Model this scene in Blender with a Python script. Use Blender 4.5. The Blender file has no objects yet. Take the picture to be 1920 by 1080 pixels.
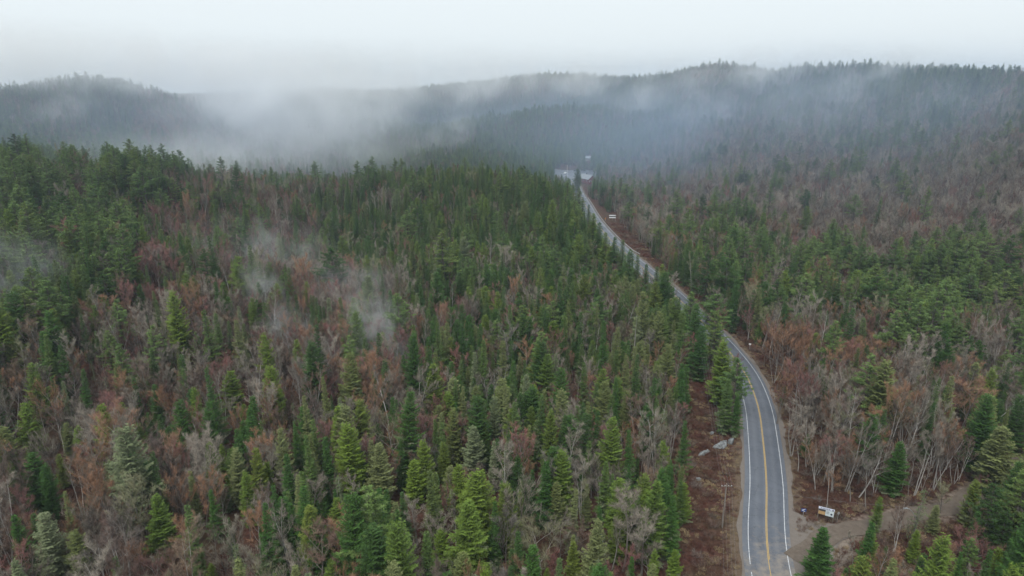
import bpy, math, random
import numpy as np
from mathutils import Vector, Matrix
R = math.radians
rnd = random.Random(11)
npr = np.random.RandomState(7)
S = bpy.context.scene
COL = S.collection

# ------------------------------------------------------------------ camera
CAM_H, PITCH, F = 86.0, R(17.0), 1280.0          # F = focal length in pixels of the 1920 px frame
SP, CP = math.sin(PITCH), math.cos(PITCH)
cam = bpy.data.cameras.new('camera'); camo = bpy.data.objects.new('camera', cam); COL.objects.link(camo)
camo.location = (0, 0, CAM_H); camo.rotation_euler = (math.pi/2 - PITCH, 0, 0)
cam.lens = 24; cam.sensor_width = 36; cam.clip_end = 9000; cam.clip_start = 0.5
S.camera = camo
# ------------------------------------------------------------------ sky
SUN_EL, SUN_AZ = R(55), R(200)
W = bpy.data.worlds.new('World'); S.world = W; W.use_nodes = True
nt = W.node_tree; nt.nodes.clear()
wo = nt.nodes.new('ShaderNodeOutputWorld'); bg = nt.nodes.new('ShaderNodeBackground')
sky = nt.nodes.new('ShaderNodeTexSky'); sky.sky_type = 'NISHITA'; sky.sun_disc = False
sky.sun_elevation = SUN_EL; sky.sun_rotation = SUN_AZ; sky.dust_density = 4
mixs = nt.nodes.new('ShaderNodeMix'); mixs.data_type = 'RGBA'; mixs.inputs['Factor'].default_value = 0.93   # a closed cloud deck over the clear sky
mixs.inputs['B'].default_value = (5.85, 6.3, 6.5, 1)
nt.links.new(sky.outputs[0], mixs.inputs['A']); nt.links.new(mixs.outputs['Result'], bg.inputs['Color'])
bg.inputs['Strength'].default_value = 0.10
nt.links.new(bg.outputs[0], wo.inputs['Surface'])
# ------------------------------------------------------------------ sun behind the cloud
sl = bpy.data.lights.new('sun', 'SUN'); sl.energy = 1.5; sl.angle = R(22); sl.color = (1, .985, .96)
so = bpy.data.objects.new('sun', sl); COL.objects.link(so)
so.rotation_euler = (math.pi/2 - SUN_EL, 0, math.pi - SUN_AZ)
# ------------------------------------------------------------------ exposure, render
S.view_settings.view_transform = 'Standard'; S.view_settings.look = 'None'
S.view_settings.exposure = 0.66; S.view_settings.gamma = 1
cy = S.cycles
cy.max_bounces = 24; cy.diffuse_bounces = 2; cy.glossy_bounces = 2; cy.transmission_bounces = 2
cy.volume_bounces = 20; cy.volume_step_rate = 1.0; cy.volume_max_steps = 64
cy.use_denoising = True
try: cy.denoiser = 'OPENIMAGEDENOISE'
except Exception: pass
cy.use_adaptive_sampling = False
cy.sample_clamp_indirect = 4

# ------------------------------------------------------------------ helpers
def tag(o, label=None, cat=None, group=None, kind=None):
    if label: o['label'] = label
    if cat: o['category'] = cat
    if group: o['group'] = group
    if kind: o['kind'] = kind
    return o

def at(px, py, z):
    """world point seen at photo pixel px,py at axial depth z"""
    yc = (py-540)/F*z
    return Vector(((px-960)/F*z, z*CP - yc*SP, CAM_H - z*SP - yc*CP))

def proj(x, y, h):
    d = np.asarray(y)*CP - (np.asarray(h)-CAM_H)*SP
    yc = -(np.asarray(y)*SP + (np.asarray(h)-CAM_H)*CP)
    return 960 + F*np.asarray(x)/d, 540 + F*yc/d, d

# ------------------------------------------------------------------ terrain
G, C_ = 0, 13.0     # a control point on bare ground, or on the tree canopy
ctrl = []
def cp(px, py, z, off=G):
    p = at(px, py, z); ctrl.append((p.x, p.y, p.z-off))
def wpt(x, y, h): ctrl.append((x, y, h))
# the valley floor with the road
for x, y in [(47,104),(57,140),(67,175),(76,222),(72,280),(62,375),(58,430),(58,520),(62,600),(0,620),(-40,640),(10,560),(90,560),(100,500)]:
    wpt(x, y, 0)
for x, y, h in [(-160,60,2),(0,60,0),(160,60,2),(-60,110,0),(-100,150,2),(0,160,0),(20,120,-1),(120,120,1),(110,180,-1),(150,200,-2),(190,240,-3),(120,260,-2),
                (-40,210,3),(20,240,3),(45,330,10),(35,230,1),(95,330,-1),(160,320,-2),(250,300,0)]:
    wpt(x, y, h)
# hill on the left, its crest and the saddle behind
cp(0,278,320,19); cp(150,278,330,19); cp(280,296,340,19); cp(350,352,340,15); cp(0,425,235,16); cp(200,445,240,15); cp(100,600,190,C_); cp(400,460,300,C_)
cp(430,296,560,C_); cp(330,305,540,C_); cp(560,292,600,C_); cp(480,264,690,C_); cp(690,292,620,C_); cp(600,276,690,C_)
# knoll
cp(700,318,450,15); cp(850,310,440,15); cp(980,318,430,15); cp(560,334,470,C_); cp(1060,355,400,C_); cp(800,420,330,C_); cp(1000,430,320,C_); cp(600,430,340,C_)
cp(850,330,560,30)
# big hill on the left, in cloud
cp(210,150,720,C_); cp(80,150,700,C_); cp(-80,170,660,C_); cp(380,185,780,C_); cp(300,250,630,C_); cp(100,240,600,C_); cp(450,270,680,C_); cp(0,240,560,C_)
cp(-200,170,600,C_)
# head of the valley, mid ridge, far ridge
cp(620,258,760,C_); cp(500,240,800,C_); cp(540,212,900,C_); cp(560,182,1050,C_); cp(470,176,1000,C_); cp(640,166,1300,C_); cp(800,160,1350,C_); cp(1000,133,1350,C_); cp(1150,138,1250,C_)
cp(850,228,860,C_); cp(1060,195,860,C_); cp(1250,190,860,C_); cp(950,215,1050,25); cp(1150,170,1050,C_)
cp(950,275,740,C_); cp(1100,280,700,C_); cp(1250,300,590,C_); cp(1250,385,430,C_); cp(740,275,730,C_)
# hill on the right
for px, pts in {1340:[(385,400),(300,540),(200,720),(118,980)], 1500:[(420,365),(300,480),(200,600),(116,760)],
                1700:[(430,330),(300,430),(203,530),(124,690)], 1900:[(440,290),(300,380),(206,470),(130,600)], 2150:[(440,260),(250,380),(130,520)]}.items():
    for py, z in pts: cp(px, py, z, C_)
for px, z, h in [(1340,1180,85),(1500,950,80),(1700,870,80),(1900,780,75),(2150,700,75),(210,900,50),(80,880,45),(-80,840,45),(380,950,45),(-200,800,45),
                 (800,1600,45),(1000,1600,60),(1150,1500,70),(1200,1400,80),(640,1600,50),(480,1400,50),(300,1300,45)]:
    wpt((px-960)/F*z, z*.98, h)
for x, y, h in [(-900,300,50),(-1200,900,40),(-1100,1500,30),(-500,2000,20),(300,2100,30),(1100,1500,60),(1300,900,60),(900,350,80),(500,0,10),(-500,0,30),(0,-200,0),
                (700,1500,60),(900,-200,40),(-900,-200,50)]:
    wpt(x, y, h)
P = np.array(ctrl); P2 = P[:, :2]/1000.0
def kern(d2): return 0.5*d2*np.log(d2+1e-9)
d2 = ((P2[:, None]-P2[None])**2).sum(-1)
n = len(P)
A = np.zeros((n+3, n+3)); A[:n, :n] = kern(d2) + np.eye(n)*2e-5
A[:n, n] = 1; A[:n, n+1:] = P2; A[n, :n] = 1; A[n+1:, :n] = P2.T
WT = np.linalg.solve(A, np.concatenate([P[:, 2], np.zeros(3)]))
def _wave(x, y):
    return (0.8*np.sin(x/17.0+1.3*np.sin(y/23.0)) * np.cos(y/19.0+np.sin(x/31.0))
            + 2.4*np.sin(x/61.0+y/83.0)*np.cos(y/57.0-x/97.0))
def raw(x, y):
    x = np.atleast_1d(np.asarray(x, float)); y = np.atleast_1d(np.asarray(y, float))
    out = np.empty(len(x))
    for i in range(0, len(x), 20000):
        q = np.stack([x[i:i+20000], y[i:i+20000]], 1)/1000
        q = np.clip(q, [-1.3, -.35], [1.3, 2.2])
        out[i:i+20000] = kern(((q[:, None]-P2[None])**2).sum(-1)) @ WT[:n] + WT[n] + q @ WT[n+1:]
    far = np.clip((np.hypot(x, y)-420)/250, 0, 1)
    return np.maximum(out, -14) + _wave(x, y)*(.45+1.4*far)

# centre line of the road, from where the photo shows it on the valley floor
def floor_pt(px, py, h=0.0):
    z = (CAM_H-h)/(SP+CP*(py-540)/F); p = at(px, py, z); return p.x, p.y
road_px = [(1446,1080),(1437,900),(1430,820),(1421,760),(1400,705),(1372,665),(1346,635),(1310,597),(1262,551),(1214,510),(1166,469),(1137,441),(1113,411),(1096,382),(1084,362),(1077,348),(1064,334),(1040,322),(1004,312),(960,307),(905,304)]
road_pts = [(34, 20), (41, 62)] + [floor_pt(a, b) for a, b in road_px]
road_pts += [(road_pts[-1][0]-90, road_pts[-1][1]+40), (road_pts[-1][0]-200, road_pts[-1][1]+120)]
def spline(pts, step=2.0):
    pts = np.array(pts, float); out = []
    for i in range(len(pts)-1):
        p0 = pts[max(i-1, 0)]; p1 = pts[i]; p2 = pts[i+1]; p3 = pts[min(i+2, len(pts)-1)]
        m = max(2, int(np.hypot(*(p2-p1)[:2])/step))
        for k in range(m):
            t = k/m
            out.append(0.5*((2*p1)+(-p0+p2)*t+(2*p0-5*p1+4*p2-p3)*t*t+(-p0+3*p1-3*p2+p3)*t**3))
    out.append(pts[-1]); return np.array(out)
RC = spline(road_pts)
for _ in range(6): RC[1:-1] = (RC[:-2]+2*RC[1:-1]+RC[2:])/4
side_px = [(1462,1060),(1540,1015),(1600,993),(1680,974),(1760,958),(1830,925),(1900,880),(1990,830)]
side_pts = [floor_pt(a, b) for a, b in side_px] + [(150, 185), (190, 215)]
SC = spline(side_pts)
def rdist(x, y, L):
    x = np.atleast_1d(x); y = np.atleast_1d(y); best = np.full(len(x), 1e9); idx = np.zeros(len(x), int)
    for i in range(0, len(x), 20000):
        d = (x[i:i+20000, None]-L[None, :, 0])**2+(y[i:i+20000, None]-L[None, :, 1])**2
        idx[i:i+20000] = d.argmin(1); best[i:i+20000] = np.sqrt(d.min(1))
    return best, idx
def smooth(a, k):
    a = a.copy()
    for _ in range(k): a[1:-1] = (a[:-2]+a[1:-1]*2+a[2:])/4
    return a
sm_ = lambda t: t*t*(3-2*t)
RH = smooth(raw(RC[:, 0], RC[:, 1]), 60)
RH = RH*sm_(np.clip((RC[:, 1]-690)/60, 0, 1))
SHt = smooth(raw(SC[:, 0], SC[:, 1]), 30)
j0 = rdist(SC[:1, 0], SC[:1, 1], RC)[1][0]
SHt = SHt + (RH[j0]-SHt[0])*np.exp(-np.arange(len(SHt))/12.0)
sm = lambda t: t*t*(3-2*t)
def ground(x, y):
    x = np.atleast_1d(np.asarray(x, float)); y = np.atleast_1d(np.asarray(y, float))
    h = raw(x, y)
    d, i = rdist(x, y, SC); w = sm(np.clip(1-(d-6)/9, 0, 1)); h = h*(1-w)+SHt[i]*w
    d, i = rdist(x, y, RC); w = sm(np.clip(1-(d-7.0)/17, 0, 1)); h = h*(1-w)+(RH[i]-0.04)*w
    # village flat
    vx, vy = 72, 640
    d = np.hypot((x-vx)/60, (y-vy)/45); w = sm(np.clip((1.4-d)/.5, 0, 1)); h = h*(1-w)+0.0*w
    return h
def gh(x, y): return float(ground(x, y)[0])
def hit(px, py, off=0.0, rel=0.0):
    """where the ray through px,py comes down to off + rel*depth metres above the ground"""
    z = np.arange(70, 1500, 1.5); yc = (py-540)/F*z
    x = (px-960)/F*z; y = z*CP-yc*SP; h = CAM_H-z*SP-yc*CP
    g = ground(x, y)+off+rel*z; k = np.argmax(h < g)
    if h[k] >= g[k]: k = len(z)-1
    return float(x[k]), float(y[k]), float(ground(x[k], y[k])[0]), float(z[k])

# ------------------------------------------------------------------ materials
class NT:
    def __init__(s, name):
        s.m = bpy.data.materials.new(name); s.m.use_nodes = True; s.t = s.m.node_tree; s.b = s.t.nodes['Principled BSDF']
    def n(s, t, **kw):
        q = s.t.nodes.new(t)
        for k, v in kw.items(): setattr(q, k, v)
        return q
    def l(s, a, b): s.t.links.new(a, b)
    def noise(s, scale, detail=4, rough=.6, coord='Object'):
        tc = s.n('ShaderNodeTexCoord'); no = s.n('ShaderNodeTexNoise'); s.l(tc.outputs[coord], no.inputs['Vector'])
        no.inputs['Scale'].default_value = scale; no.inputs['Detail'].default_value = detail; no.inputs['Roughness'].default_value = rough
        return no.outputs['Fac']
    def ramp(s, fac, stops, interp='LINEAR'):
        r = s.n('ShaderNodeValToRGB'); r.color_ramp.interpolation = interp
        e = r.color_ramp.elements
        while len(e) < len(stops): e.new(0.5)
        for q, (p, c) in zip(e, stops):
            q.position = p; q.color = (*c, 1) if len(c) == 3 else c
        s.l(fac, r.inputs[0]); return r.outputs[0]
    def mix(s, f, a, b, mode='MIX'):
        q = s.n('ShaderNodeMix', data_type='RGBA', blend_type=mode)
        for k, v in (('Factor', f), ('A', a), ('B', b)):
            if hasattr(v, 'is_output'): s.l(v, q.inputs[k])
            elif k == 'Factor': q.inputs[k].default_value = v
            else: q.inputs[k].default_value = (*v, 1)
        return q.outputs['Result']
    def col(s, c): s.l(c, s.b.inputs['Base Color']); return s
    def bump(s, fac, st=.5, dist=.1):
        q = s.n('ShaderNodeBump'); q.inputs['Strength'].default_value = st; q.inputs['Distance'].default_value = dist
        s.l(fac, q.inputs['Height']); s.l(q.outputs[0], s.b.inputs['Normal'])
    def set(s, rough=.8, spec=.3, metal=0):
        s.b.inputs['Roughness'].default_value = rough; s.b.inputs['Specular IOR Level'].default_value = spec; s.b.inputs['Metallic'].default_value = metal
        return s

def plain(name, c, rough=.7, metal=0, var=.25, scale=3):
    m = NT(name); f = m.noise(scale)
    m.col(m.ramp(f, [(.3, tuple(v*(1-var) for v in c)), (.7, tuple(min(1, v*(1+var)) for v in c))])).set(rough, .4, metal)
    return m.m
def leafy(name, cols, rough=.75, spec=.12, spray=.35):
    """colour varies from plant to plant and from spray to spray"""
    m = NT(name); oi = m.n('ShaderNodeObjectInfo'); at_ = m.n('ShaderNodeAttribute', attribute_name='tint')
    c = m.ramp(oi.outputs['Random'], [(i/(len(cols)-1), q) for i, q in enumerate(cols)])
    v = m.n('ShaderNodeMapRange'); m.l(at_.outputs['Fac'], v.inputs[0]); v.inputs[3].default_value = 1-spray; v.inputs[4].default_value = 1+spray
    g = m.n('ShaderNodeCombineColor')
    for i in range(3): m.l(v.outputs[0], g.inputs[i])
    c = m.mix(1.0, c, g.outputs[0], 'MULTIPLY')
    if 'needles' in name:      # tint above 1 marks grey lichen on old lower branches
        sb = m.n('ShaderNodeMath', operation='SUBTRACT'); sb.use_clamp = True; m.l(at_.outputs['Fac'], sb.inputs[0]); sb.inputs[1].default_value = 1
        c = m.mix(sb.outputs[0], c, (.165,.18,.11))
    m.col(c).set(rough, spec)
    return m.m
M = {}
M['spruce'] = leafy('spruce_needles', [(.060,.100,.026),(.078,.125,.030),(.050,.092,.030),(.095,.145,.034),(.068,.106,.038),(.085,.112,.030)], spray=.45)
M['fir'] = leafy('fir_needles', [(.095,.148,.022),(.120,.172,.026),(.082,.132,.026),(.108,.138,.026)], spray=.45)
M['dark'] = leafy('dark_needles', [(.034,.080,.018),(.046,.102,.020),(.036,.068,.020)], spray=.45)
M['pine'] = leafy('pine_needles', [(.105,.170,.046),(.135,.20,.058),(.084,.148,.042),(.145,.195,.050)], spray=.45)
M['lichen'] = leafy('lichen_covered_needles', [(.125,.155,.075),(.155,.18,.095),(.10,.135,.058)])
M['olive'] = leafy('olive_needles', [(.12,.145,.045),(.145,.165,.065)])
M['twig'] = leafy('bare_twigs', [(.125,.102,.084),(.165,.105,.08),(.09,.076,.064),(.165,.148,.128),(.14,.095,.08),(.19,.135,.092),(.11,.092,.078)], spray=.5)
M['twig_red'] = leafy('budding_red_twigs', [(.20,.10,.09),(.23,.11,.095),(.19,.11,.10)])
M['twig_orange'] = leafy('orange_brown_twigs', [(.25,.14,.085),(.27,.15,.09),(.23,.135,.09)])
M['twig_grey'] = leafy('pale_grey_twigs', [(.235,.20,.165),(.26,.225,.185),(.20,.18,.14)])
M['twig_olive'] = leafy('olive_catkin_twigs', [(.19,.185,.11),(.21,.20,.12)])
M['limb'] = leafy('grey_bark', [(.12,.105,.09),(.20,.18,.155),(.31,.285,.26),(.10,.085,.072)], spray=.35)
M['birch'] = leafy('white_birch_bark', [(.46,.44,.41),(.36,.34,.315),(.29,.27,.25)], spray=.25)
M['bark'] = plain('conifer_bark', (.085,.07,.058))
M['shrub'] = leafy('red_brown_shrub', [(.13,.048,.036),(.10,.045,.033),(.14,.078,.05),(.075,.036,.028)])
M['grassy'] = leafy('dry_grass', [(.30,.22,.12),(.25,.19,.11),(.20,.15,.09)])

# ------------------------------------------------------------------ mesh collector
class MB:
    def __init__(s): s.v = []; s.f = []; s.t = []; s.m = []
    def quad(s, a, b, c, d, t=.5, m=0):
        k = len(s.v); s.v += [a, b, c, d]; s.f.append((k, k+1, k+2, k+3)); s.t += [t]*4; s.m.append(m)
    def tri(s, a, b, c, t=.5, m=0):
        k = len(s.v); s.v += [a, b, c]; s.f.append((k, k+1, k+2)); s.t += [t]*3; s.m.append(m)
    def tube(s, pts, rads, sides=5, t=.5, m=0, cap=True):
        k0 = len(s.v); prev = None
        for i, (p, r) in enumerate(zip(pts, rads)):
            p = Vector(p); q = Vector(pts[min(i+1, len(pts)-1)])-Vector(pts[max(i-1, 0)])
            if q.length < 1e-6: q = Vector((0, 0, 1))
            q.normalize(); u = q.cross(Vector((.31, .95, .07))).normalized(); w = q.cross(u)
            for j in range(sides):
                a = 2*math.pi*j/sides; s.v.append(tuple(p+(u*math.cos(a)+w*math.sin(a))*r)); s.t.append(t)
        for i in range(len(pts)-1):
            for j in range(sides):
                a = k0+i*sides+j; b = k0+i*sides+(j+1) % sides
                s.f.append((a, b, b+sides, a+sides)); s.m.append(m)
        if cap and sides > 2:
            s.f.append(tuple(k0+(len(pts)-1)*sides+j for j in range(sides))); s.m.append(m)
            s.f.append(tuple(k0+j for j in reversed(range(sides)))); s.m.append(m)
    def box(s, c, size, rot=None, t=.5, m=0):
        k = len(s.v); hx, hy, hz = size[0]/2, size[1]/2, size[2]/2
        for sx, sy, sz in ((-1,-1,-1),(1,-1,-1),(1,1,-1),(-1,1,-1),(-1,-1,1),(1,-1,1),(1,1,1),(-1,1,1)):
            p = Vector((sx*hx, sy*hy, sz*hz))
            if rot is not None: p = rot @ p
            s.v.append(tuple(p+Vector(c))); s.t.append(t)
        for f in ((0,3,2,1),(4,5,6,7),(0,1,5,4),(1,2,6,5),(2,3,7,6),(3,0,4,7)):
            s.f.append(tuple(k+i for i in f)); s.m.append(m)
    def mesh(s, name, mats):
        me = bpy.data.meshes.new(name); me.from_pydata([tuple(v) for v in s.v], [], s.f)
        for q in mats: me.materials.append(q)
        if len(mats) > 1: me.polygons.foreach_set('material_index', s.m)
        a = me.attributes.new('tint', 'FLOAT', 'POINT'); a.data.foreach_set('value', s.t)
        me.update(); return me
    def build(s, name, mat, parent=None, loc=(0,0,0), rz=0):
        o = bpy.data.objects.new(name, s.mesh(name, [mat] if not isinstance(mat, list) else mat))
        COL.objects.link(o); o.location = loc; o.rotation_euler = (0, 0, rz)
        if parent: o.parent = parent
        return o
    def add(s, o, m):
        k = len(s.v); s.v += o.v; s.t += o.t; s.f += [tuple(i+k for i in f) for f in o.f]; s.m += [m]*len(o.f)
def thing(name, label, cat, loc, rz=0, group=None):
    o = bpy.data.objects.new(name, None); COL.objects.link(o); o.location = loc; o.rotation_euler = (0, 0, rz)
    o.empty_display_size = .5
    return tag(o, label, cat, group)

# ------------------------------------------------------------------ tree builders (return trunk MB, crown MB)
def kite(cr, p, d, length, width, t, up=Vector((0,0,1)), r=rnd):
    """one needle spray: a narrow pointed blade with a slight fold"""
    d = d.normalized(); s = d.cross(up)
    if s.length < .05: s = Vector((1, 0, 0))
    s = (s.normalized() + up*r.uniform(-.5, .5)).normalized()
    q = p+d*length*.45
    cr.quad(p, q+s*width*.5, p+d*length, q-s*width*.5, t)
def spruce(seed, H=15, Rb=2.1, shape=.9, gap=.33, start=.06, nb=7, droop=.25, dens=1.0, fol=1.0, ragged=.25):
    r = random.Random(seed); tk = MB(); cr = MB()
    tk.tube([(0,0,-.8),(0,0,H*.4),(0,0,H*.96)], [.17*H/15+.04,.11*H/15,.012], 6)
    z = H*start; bias = [r.uniform(.62, 1.22) for _ in range(8)]; lich = r.choice((0, .25, .6, .9)); bare_lo = r.uniform(0, .25)
    while z < H*.985:
        t = (z/H-start)/(1-start); Lm = Rb*((1-t)**shape)*(1.0 if t > .12 else .75+2*t)+.12
        nn = max(3, int(nb*(.6+.5*(1-t)))); a0 = r.uniform(0, 7)
        for k in range(nn):
            a = a0+k*2*math.pi/nn+r.uniform(-.35, .35)
            L = Lm*(1-ragged/2+r.uniform(-ragged, ragged)*1.25)*bias[int(a/(2*math.pi)*8) % 8]
            if r.random() < .09: L *= .4
            if t < bare_lo and r.random() < .5: L *= .55
            old = 1+r.uniform(.3, .95) if r.random() < lich*max(0, 1-t*1.8) else 0
            el = -droop+.75*t+r.uniform(-.12, .12)
            out = Vector((math.cos(a), math.sin(a), 0)); sd = Vector((-math.sin(a), math.cos(a), 0))
            tint = r.random(); z0 = z+r.uniform(-.1, .1)
            pos = lambda s_: Vector((0,0,z0))+out*L*s_+Vector((0,0,1))*(L*(math.tan(el)*s_+.16*s_*s_))
            if L > .7 and r.random() < .6: cr.tube([pos(0), pos(.8)], [.02, .008], 3, .2, cap=False)
            m = max(2, int(L/.2*dens)); s0 = .18 if L > 1 else 0
            for i in range(m):
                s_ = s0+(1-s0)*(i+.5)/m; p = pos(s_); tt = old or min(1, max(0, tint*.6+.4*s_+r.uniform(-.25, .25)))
                w = (.22+.40*L*(1-s_)*.7)*fol
                for sg in (-1, 1):
                    d = sd*sg*(.85+r.uniform(-.2,.2))+out*.65+Vector((0,0,r.uniform(-.45,.12)))
                    kite(cr, p, d, (w+.2)*r.uniform(.75,1.2), .115*fol+.025, tt, r=r)
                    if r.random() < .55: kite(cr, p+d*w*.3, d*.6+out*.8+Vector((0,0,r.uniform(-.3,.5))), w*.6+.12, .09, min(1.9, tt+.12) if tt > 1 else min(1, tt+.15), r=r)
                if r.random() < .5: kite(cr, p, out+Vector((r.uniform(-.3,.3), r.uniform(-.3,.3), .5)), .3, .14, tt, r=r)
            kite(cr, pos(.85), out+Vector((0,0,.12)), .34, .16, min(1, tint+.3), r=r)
        z += gap*(.7+.75*r.random())*(1-.3*t)
    for k in range(3): kite(cr, Vector((0,0,H*.955)), Vector((r.uniform(-.12,.12), r.uniform(-.12,.12), 1)), H*.05+.15, .10, .7, Vector((1,0,0)), r=r)
    return tk, cr
def pine(seed, H=21, Rb=4.2, start=.28):
    r = random.Random(seed); tk = MB(); cr = MB()
    lean = Vector((r.uniform(-.4,.4), r.uniform(-.4,.4), 0))
    ax = lambda z: lean*(z/H)**2+Vector((0,0,z))
    tk.tube([ax(-.8 if i == 0 else H*i/5*.98) for i in range(6)], [.34,.27,.22,.15,.09,.02], 7)
    z = H*start
    while z < H*.97:
        t = (z/H-start)/(1-start)
        Lm = Rb*min(1, (1-t)*1.35+.06)*(.55+.45*min(1, t*3+.3))
        for k in range(r.choice((4, 5, 6))):
            a = r.uniform(0, 2*math.pi); L = Lm*r.uniform(.5, 1.12)
            if L < .3: L = .3
            el = .10+.55*t+r.uniform(-.1,.12); out = Vector((math.cos(a), math.sin(a), 0)); sd = Vector((-math.sin(a), math.cos(a), 0))
            z0 = z+r.uniform(-.3,.3); bend = r.uniform(-.05,.2)
            pos = lambda s_: ax(z0)+out*L*s_+Vector((0,0,1))*L*(math.tan(el)*s_*.5+bend*s_*s_)
            tk.tube([pos(0), pos(.5), pos(.95)], [.05+.012*L,.04,.012], 3, .3, cap=False)
            tint = r.random(); m = max(2, int(L*2.1))
            for i in range(m):
                s_ = .32+.68*(i+r.random()*.8)/m; sp = L*.32*(1.15-s_)
                for q in range(2 if L > 1 else 1):
                    c = pos(s_)+sd*r.uniform(-1,1)*sp+Vector((0,0,r.uniform(0,.14)))
                    tt = min(1, max(0, tint*.5+.4*r.random()+.1))
                    for _ in range(11):
                        d = Vector((r.gauss(0,1), r.gauss(0,1), r.gauss(.25,.45)))+out*.5
                        kite(cr, c, d, r.uniform(.32,.55), .10, min(1, max(0, tt+r.uniform(-.2,.2))), r=r)
        z += r.uniform(.55, 1.1)*(1-.35*t)
    for _ in range(16):
        kite(cr, ax(H*.95), Vector((r.gauss(0,.5), r.gauss(0,.5), 1)), .7, .1, .7, r=r)
    return tk, cr
def blade(cr, p, q, w, t):
    d = (q-p); s = d.cross(Vector((.4,.2,.9)));
    if s.length < 1e-4: s = Vector((1,0,0))
    s = s.normalized()*w; cr.tri(p-s, p+s, q, t)
def bare(seed, H=13, Rc=3.0, fork=.35, nl=6, up=.9, twig=1.0, tw=.020, stems=1, birch=False):
    """a leafless broadleaf: trunk and limbs as tubes, branchlets and twigs as fine blades"""
    r = random.Random(seed); tk = MB(); cr = MB()
    def path(p, d, L, n, wob, lift):
        pts = [p]; q = p; d = d.normalized()
        for i in range(n):
            d = (d+Vector((r.uniform(-wob,wob), r.uniform(-wob,wob), lift+r.uniform(-wob,wob)*.5))).normalized()
            q = q+d*L/n; pts.append(q)
        return pts, d
    for st in range(stems):
        sd = Vector((r.uniform(-.25,.25)*(stems > 1)+r.uniform(-.05,.05), r.uniform(-.25,.25)*(stems > 1)+r.uniform(-.05,.05), 1))
        p0 = Vector((0,0,-.6)) if st == 0 else Vector((r.uniform(-.3,.3), r.uniform(-.3,.3), -.6))
        Ht = H*r.uniform(.85,1) if st else H
        tp, _ = path(p0, sd, Ht*(.93 if birch else .82), 7, .09, .03)
        r0 = (.0066 if birch else .0105)*H*(.8 if stems > 1 else 1)+.02
        tk.tube(tp, [r0*(1-.86*i/7) for i in range(8)], 6, r.uniform(.3,.8))
        def on(s_):
            f_ = s_*(len(tp)-1); i = min(int(f_), len(tp)-2); return tp[i].lerp(tp[i+1], f_-i)
        nn = int(nl*(1.8 if birch else 1)/(stems**.5))
        for k in range(nn):
            s_ = fork+(1-fork)*(k+.5*r.random())/nn; a = k*2.4+r.uniform(-.5,.5)
            e = r.uniform(.6,1.15)*up
            L = Rc*(1.25-.75*abs(s_-fork-.15)/(1-fork))*r.uniform(.75,1.15)
            d = Vector((math.cos(a), math.sin(a), math.tan(min(1.3, e))*.8))
            lp, _ = path(on(s_), d, L*1.25, 5, .16, .10)
            rr = r0*(1-.8*s_)*(.34 if birch else .4)+.008
            tk.tube(lp, [rr*(1-.8*i/5) for i in range(6)], 4, r.uniform(.2,.9), cap=False)
            for j in range(int(7)):
                f_ = (.18+.82*(j+r.random()*.6)/7)*5; i = min(int(f_), 4); b0 = lp[i].lerp(lp[i+1], f_-i)
                dd = (lp[i+1]-lp[i]).normalized()
                d2_ = dd*.9+Vector((r.uniform(-1,1), r.uniform(-1,1), r.uniform(-.1,1.0)))
                bl = L*.48*(1.1-.5*f_/5)*r.uniform(.7,1.2)
                bp, _ = path(b0, d2_, bl, 3, .2, .12); tb = r.random()
                cr.tube(bp, [.018,.014,.010,.005], 3, tb, cap=False)
                for c in range(6):
                    g = (.1+.9*(c+r.random()*.7)/6)*3; i2 = min(int(g), 2); c0 = bp[i2].lerp(bp[i2+1], g-i2)
                    d3 = (bp[i2+1]-bp[i2]).normalized()*.8+Vector((r.uniform(-1,1), r.uniform(-1,1), r.uniform(-.2,1)))
                    c1 = c0+d3.normalized()*bl*.5*r.uniform(.6,1.2)
                    blade(cr, c0, c1, tw*.75, tb)
                    for w in range(int(5*twig)):
                        e0 = c0.lerp(c1, r.uniform(.1, .95))
                        d4 = (c1-c0).normalized()*.7+Vector((r.uniform(-1,1), r.uniform(-1,1), r.uniform(-.3,1.1)))
                        blade(cr, e0, e0+d4.normalized()*r.uniform(.3,.85)*(.6+Rc*.13), tw*.62, min(1, max(0, tb+r.uniform(-.3,.3))))
    return tk, cr
def snag(seed, H=12):
    r = random.Random(seed); tk = MB(); cr = MB()
    tk.tube([(0,0,-.6),(.1,0,H*.5),(.05,.1,H)], [.13,.09,.015], 5, .6)
    z = H*.25
    while z < H*.97:
        t = z/H
        for k in range(4):
            a = r.uniform(0, 6.28); L = (1.9*(1-t)+.35)*r.uniform(.5,1.1)
            p = Vector((.07,.03,z)); q = p+Vector((math.cos(a)*L, math.sin(a)*L, r.uniform(-.5,.15)*L))
            cr.tube([p, q], [.025,.006], 3, r.random(), cap=False)
            for _ in range(7):
                c = p.lerp(q, r.uniform(.25,1)); kite(cr, c, Vector((r.gauss(0,1), r.gauss(0,1), -.6)), r.uniform(.2,.5), .07, r.random(), r=r)
        z += r.uniform(.3,.5)
    return tk, cr
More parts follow.
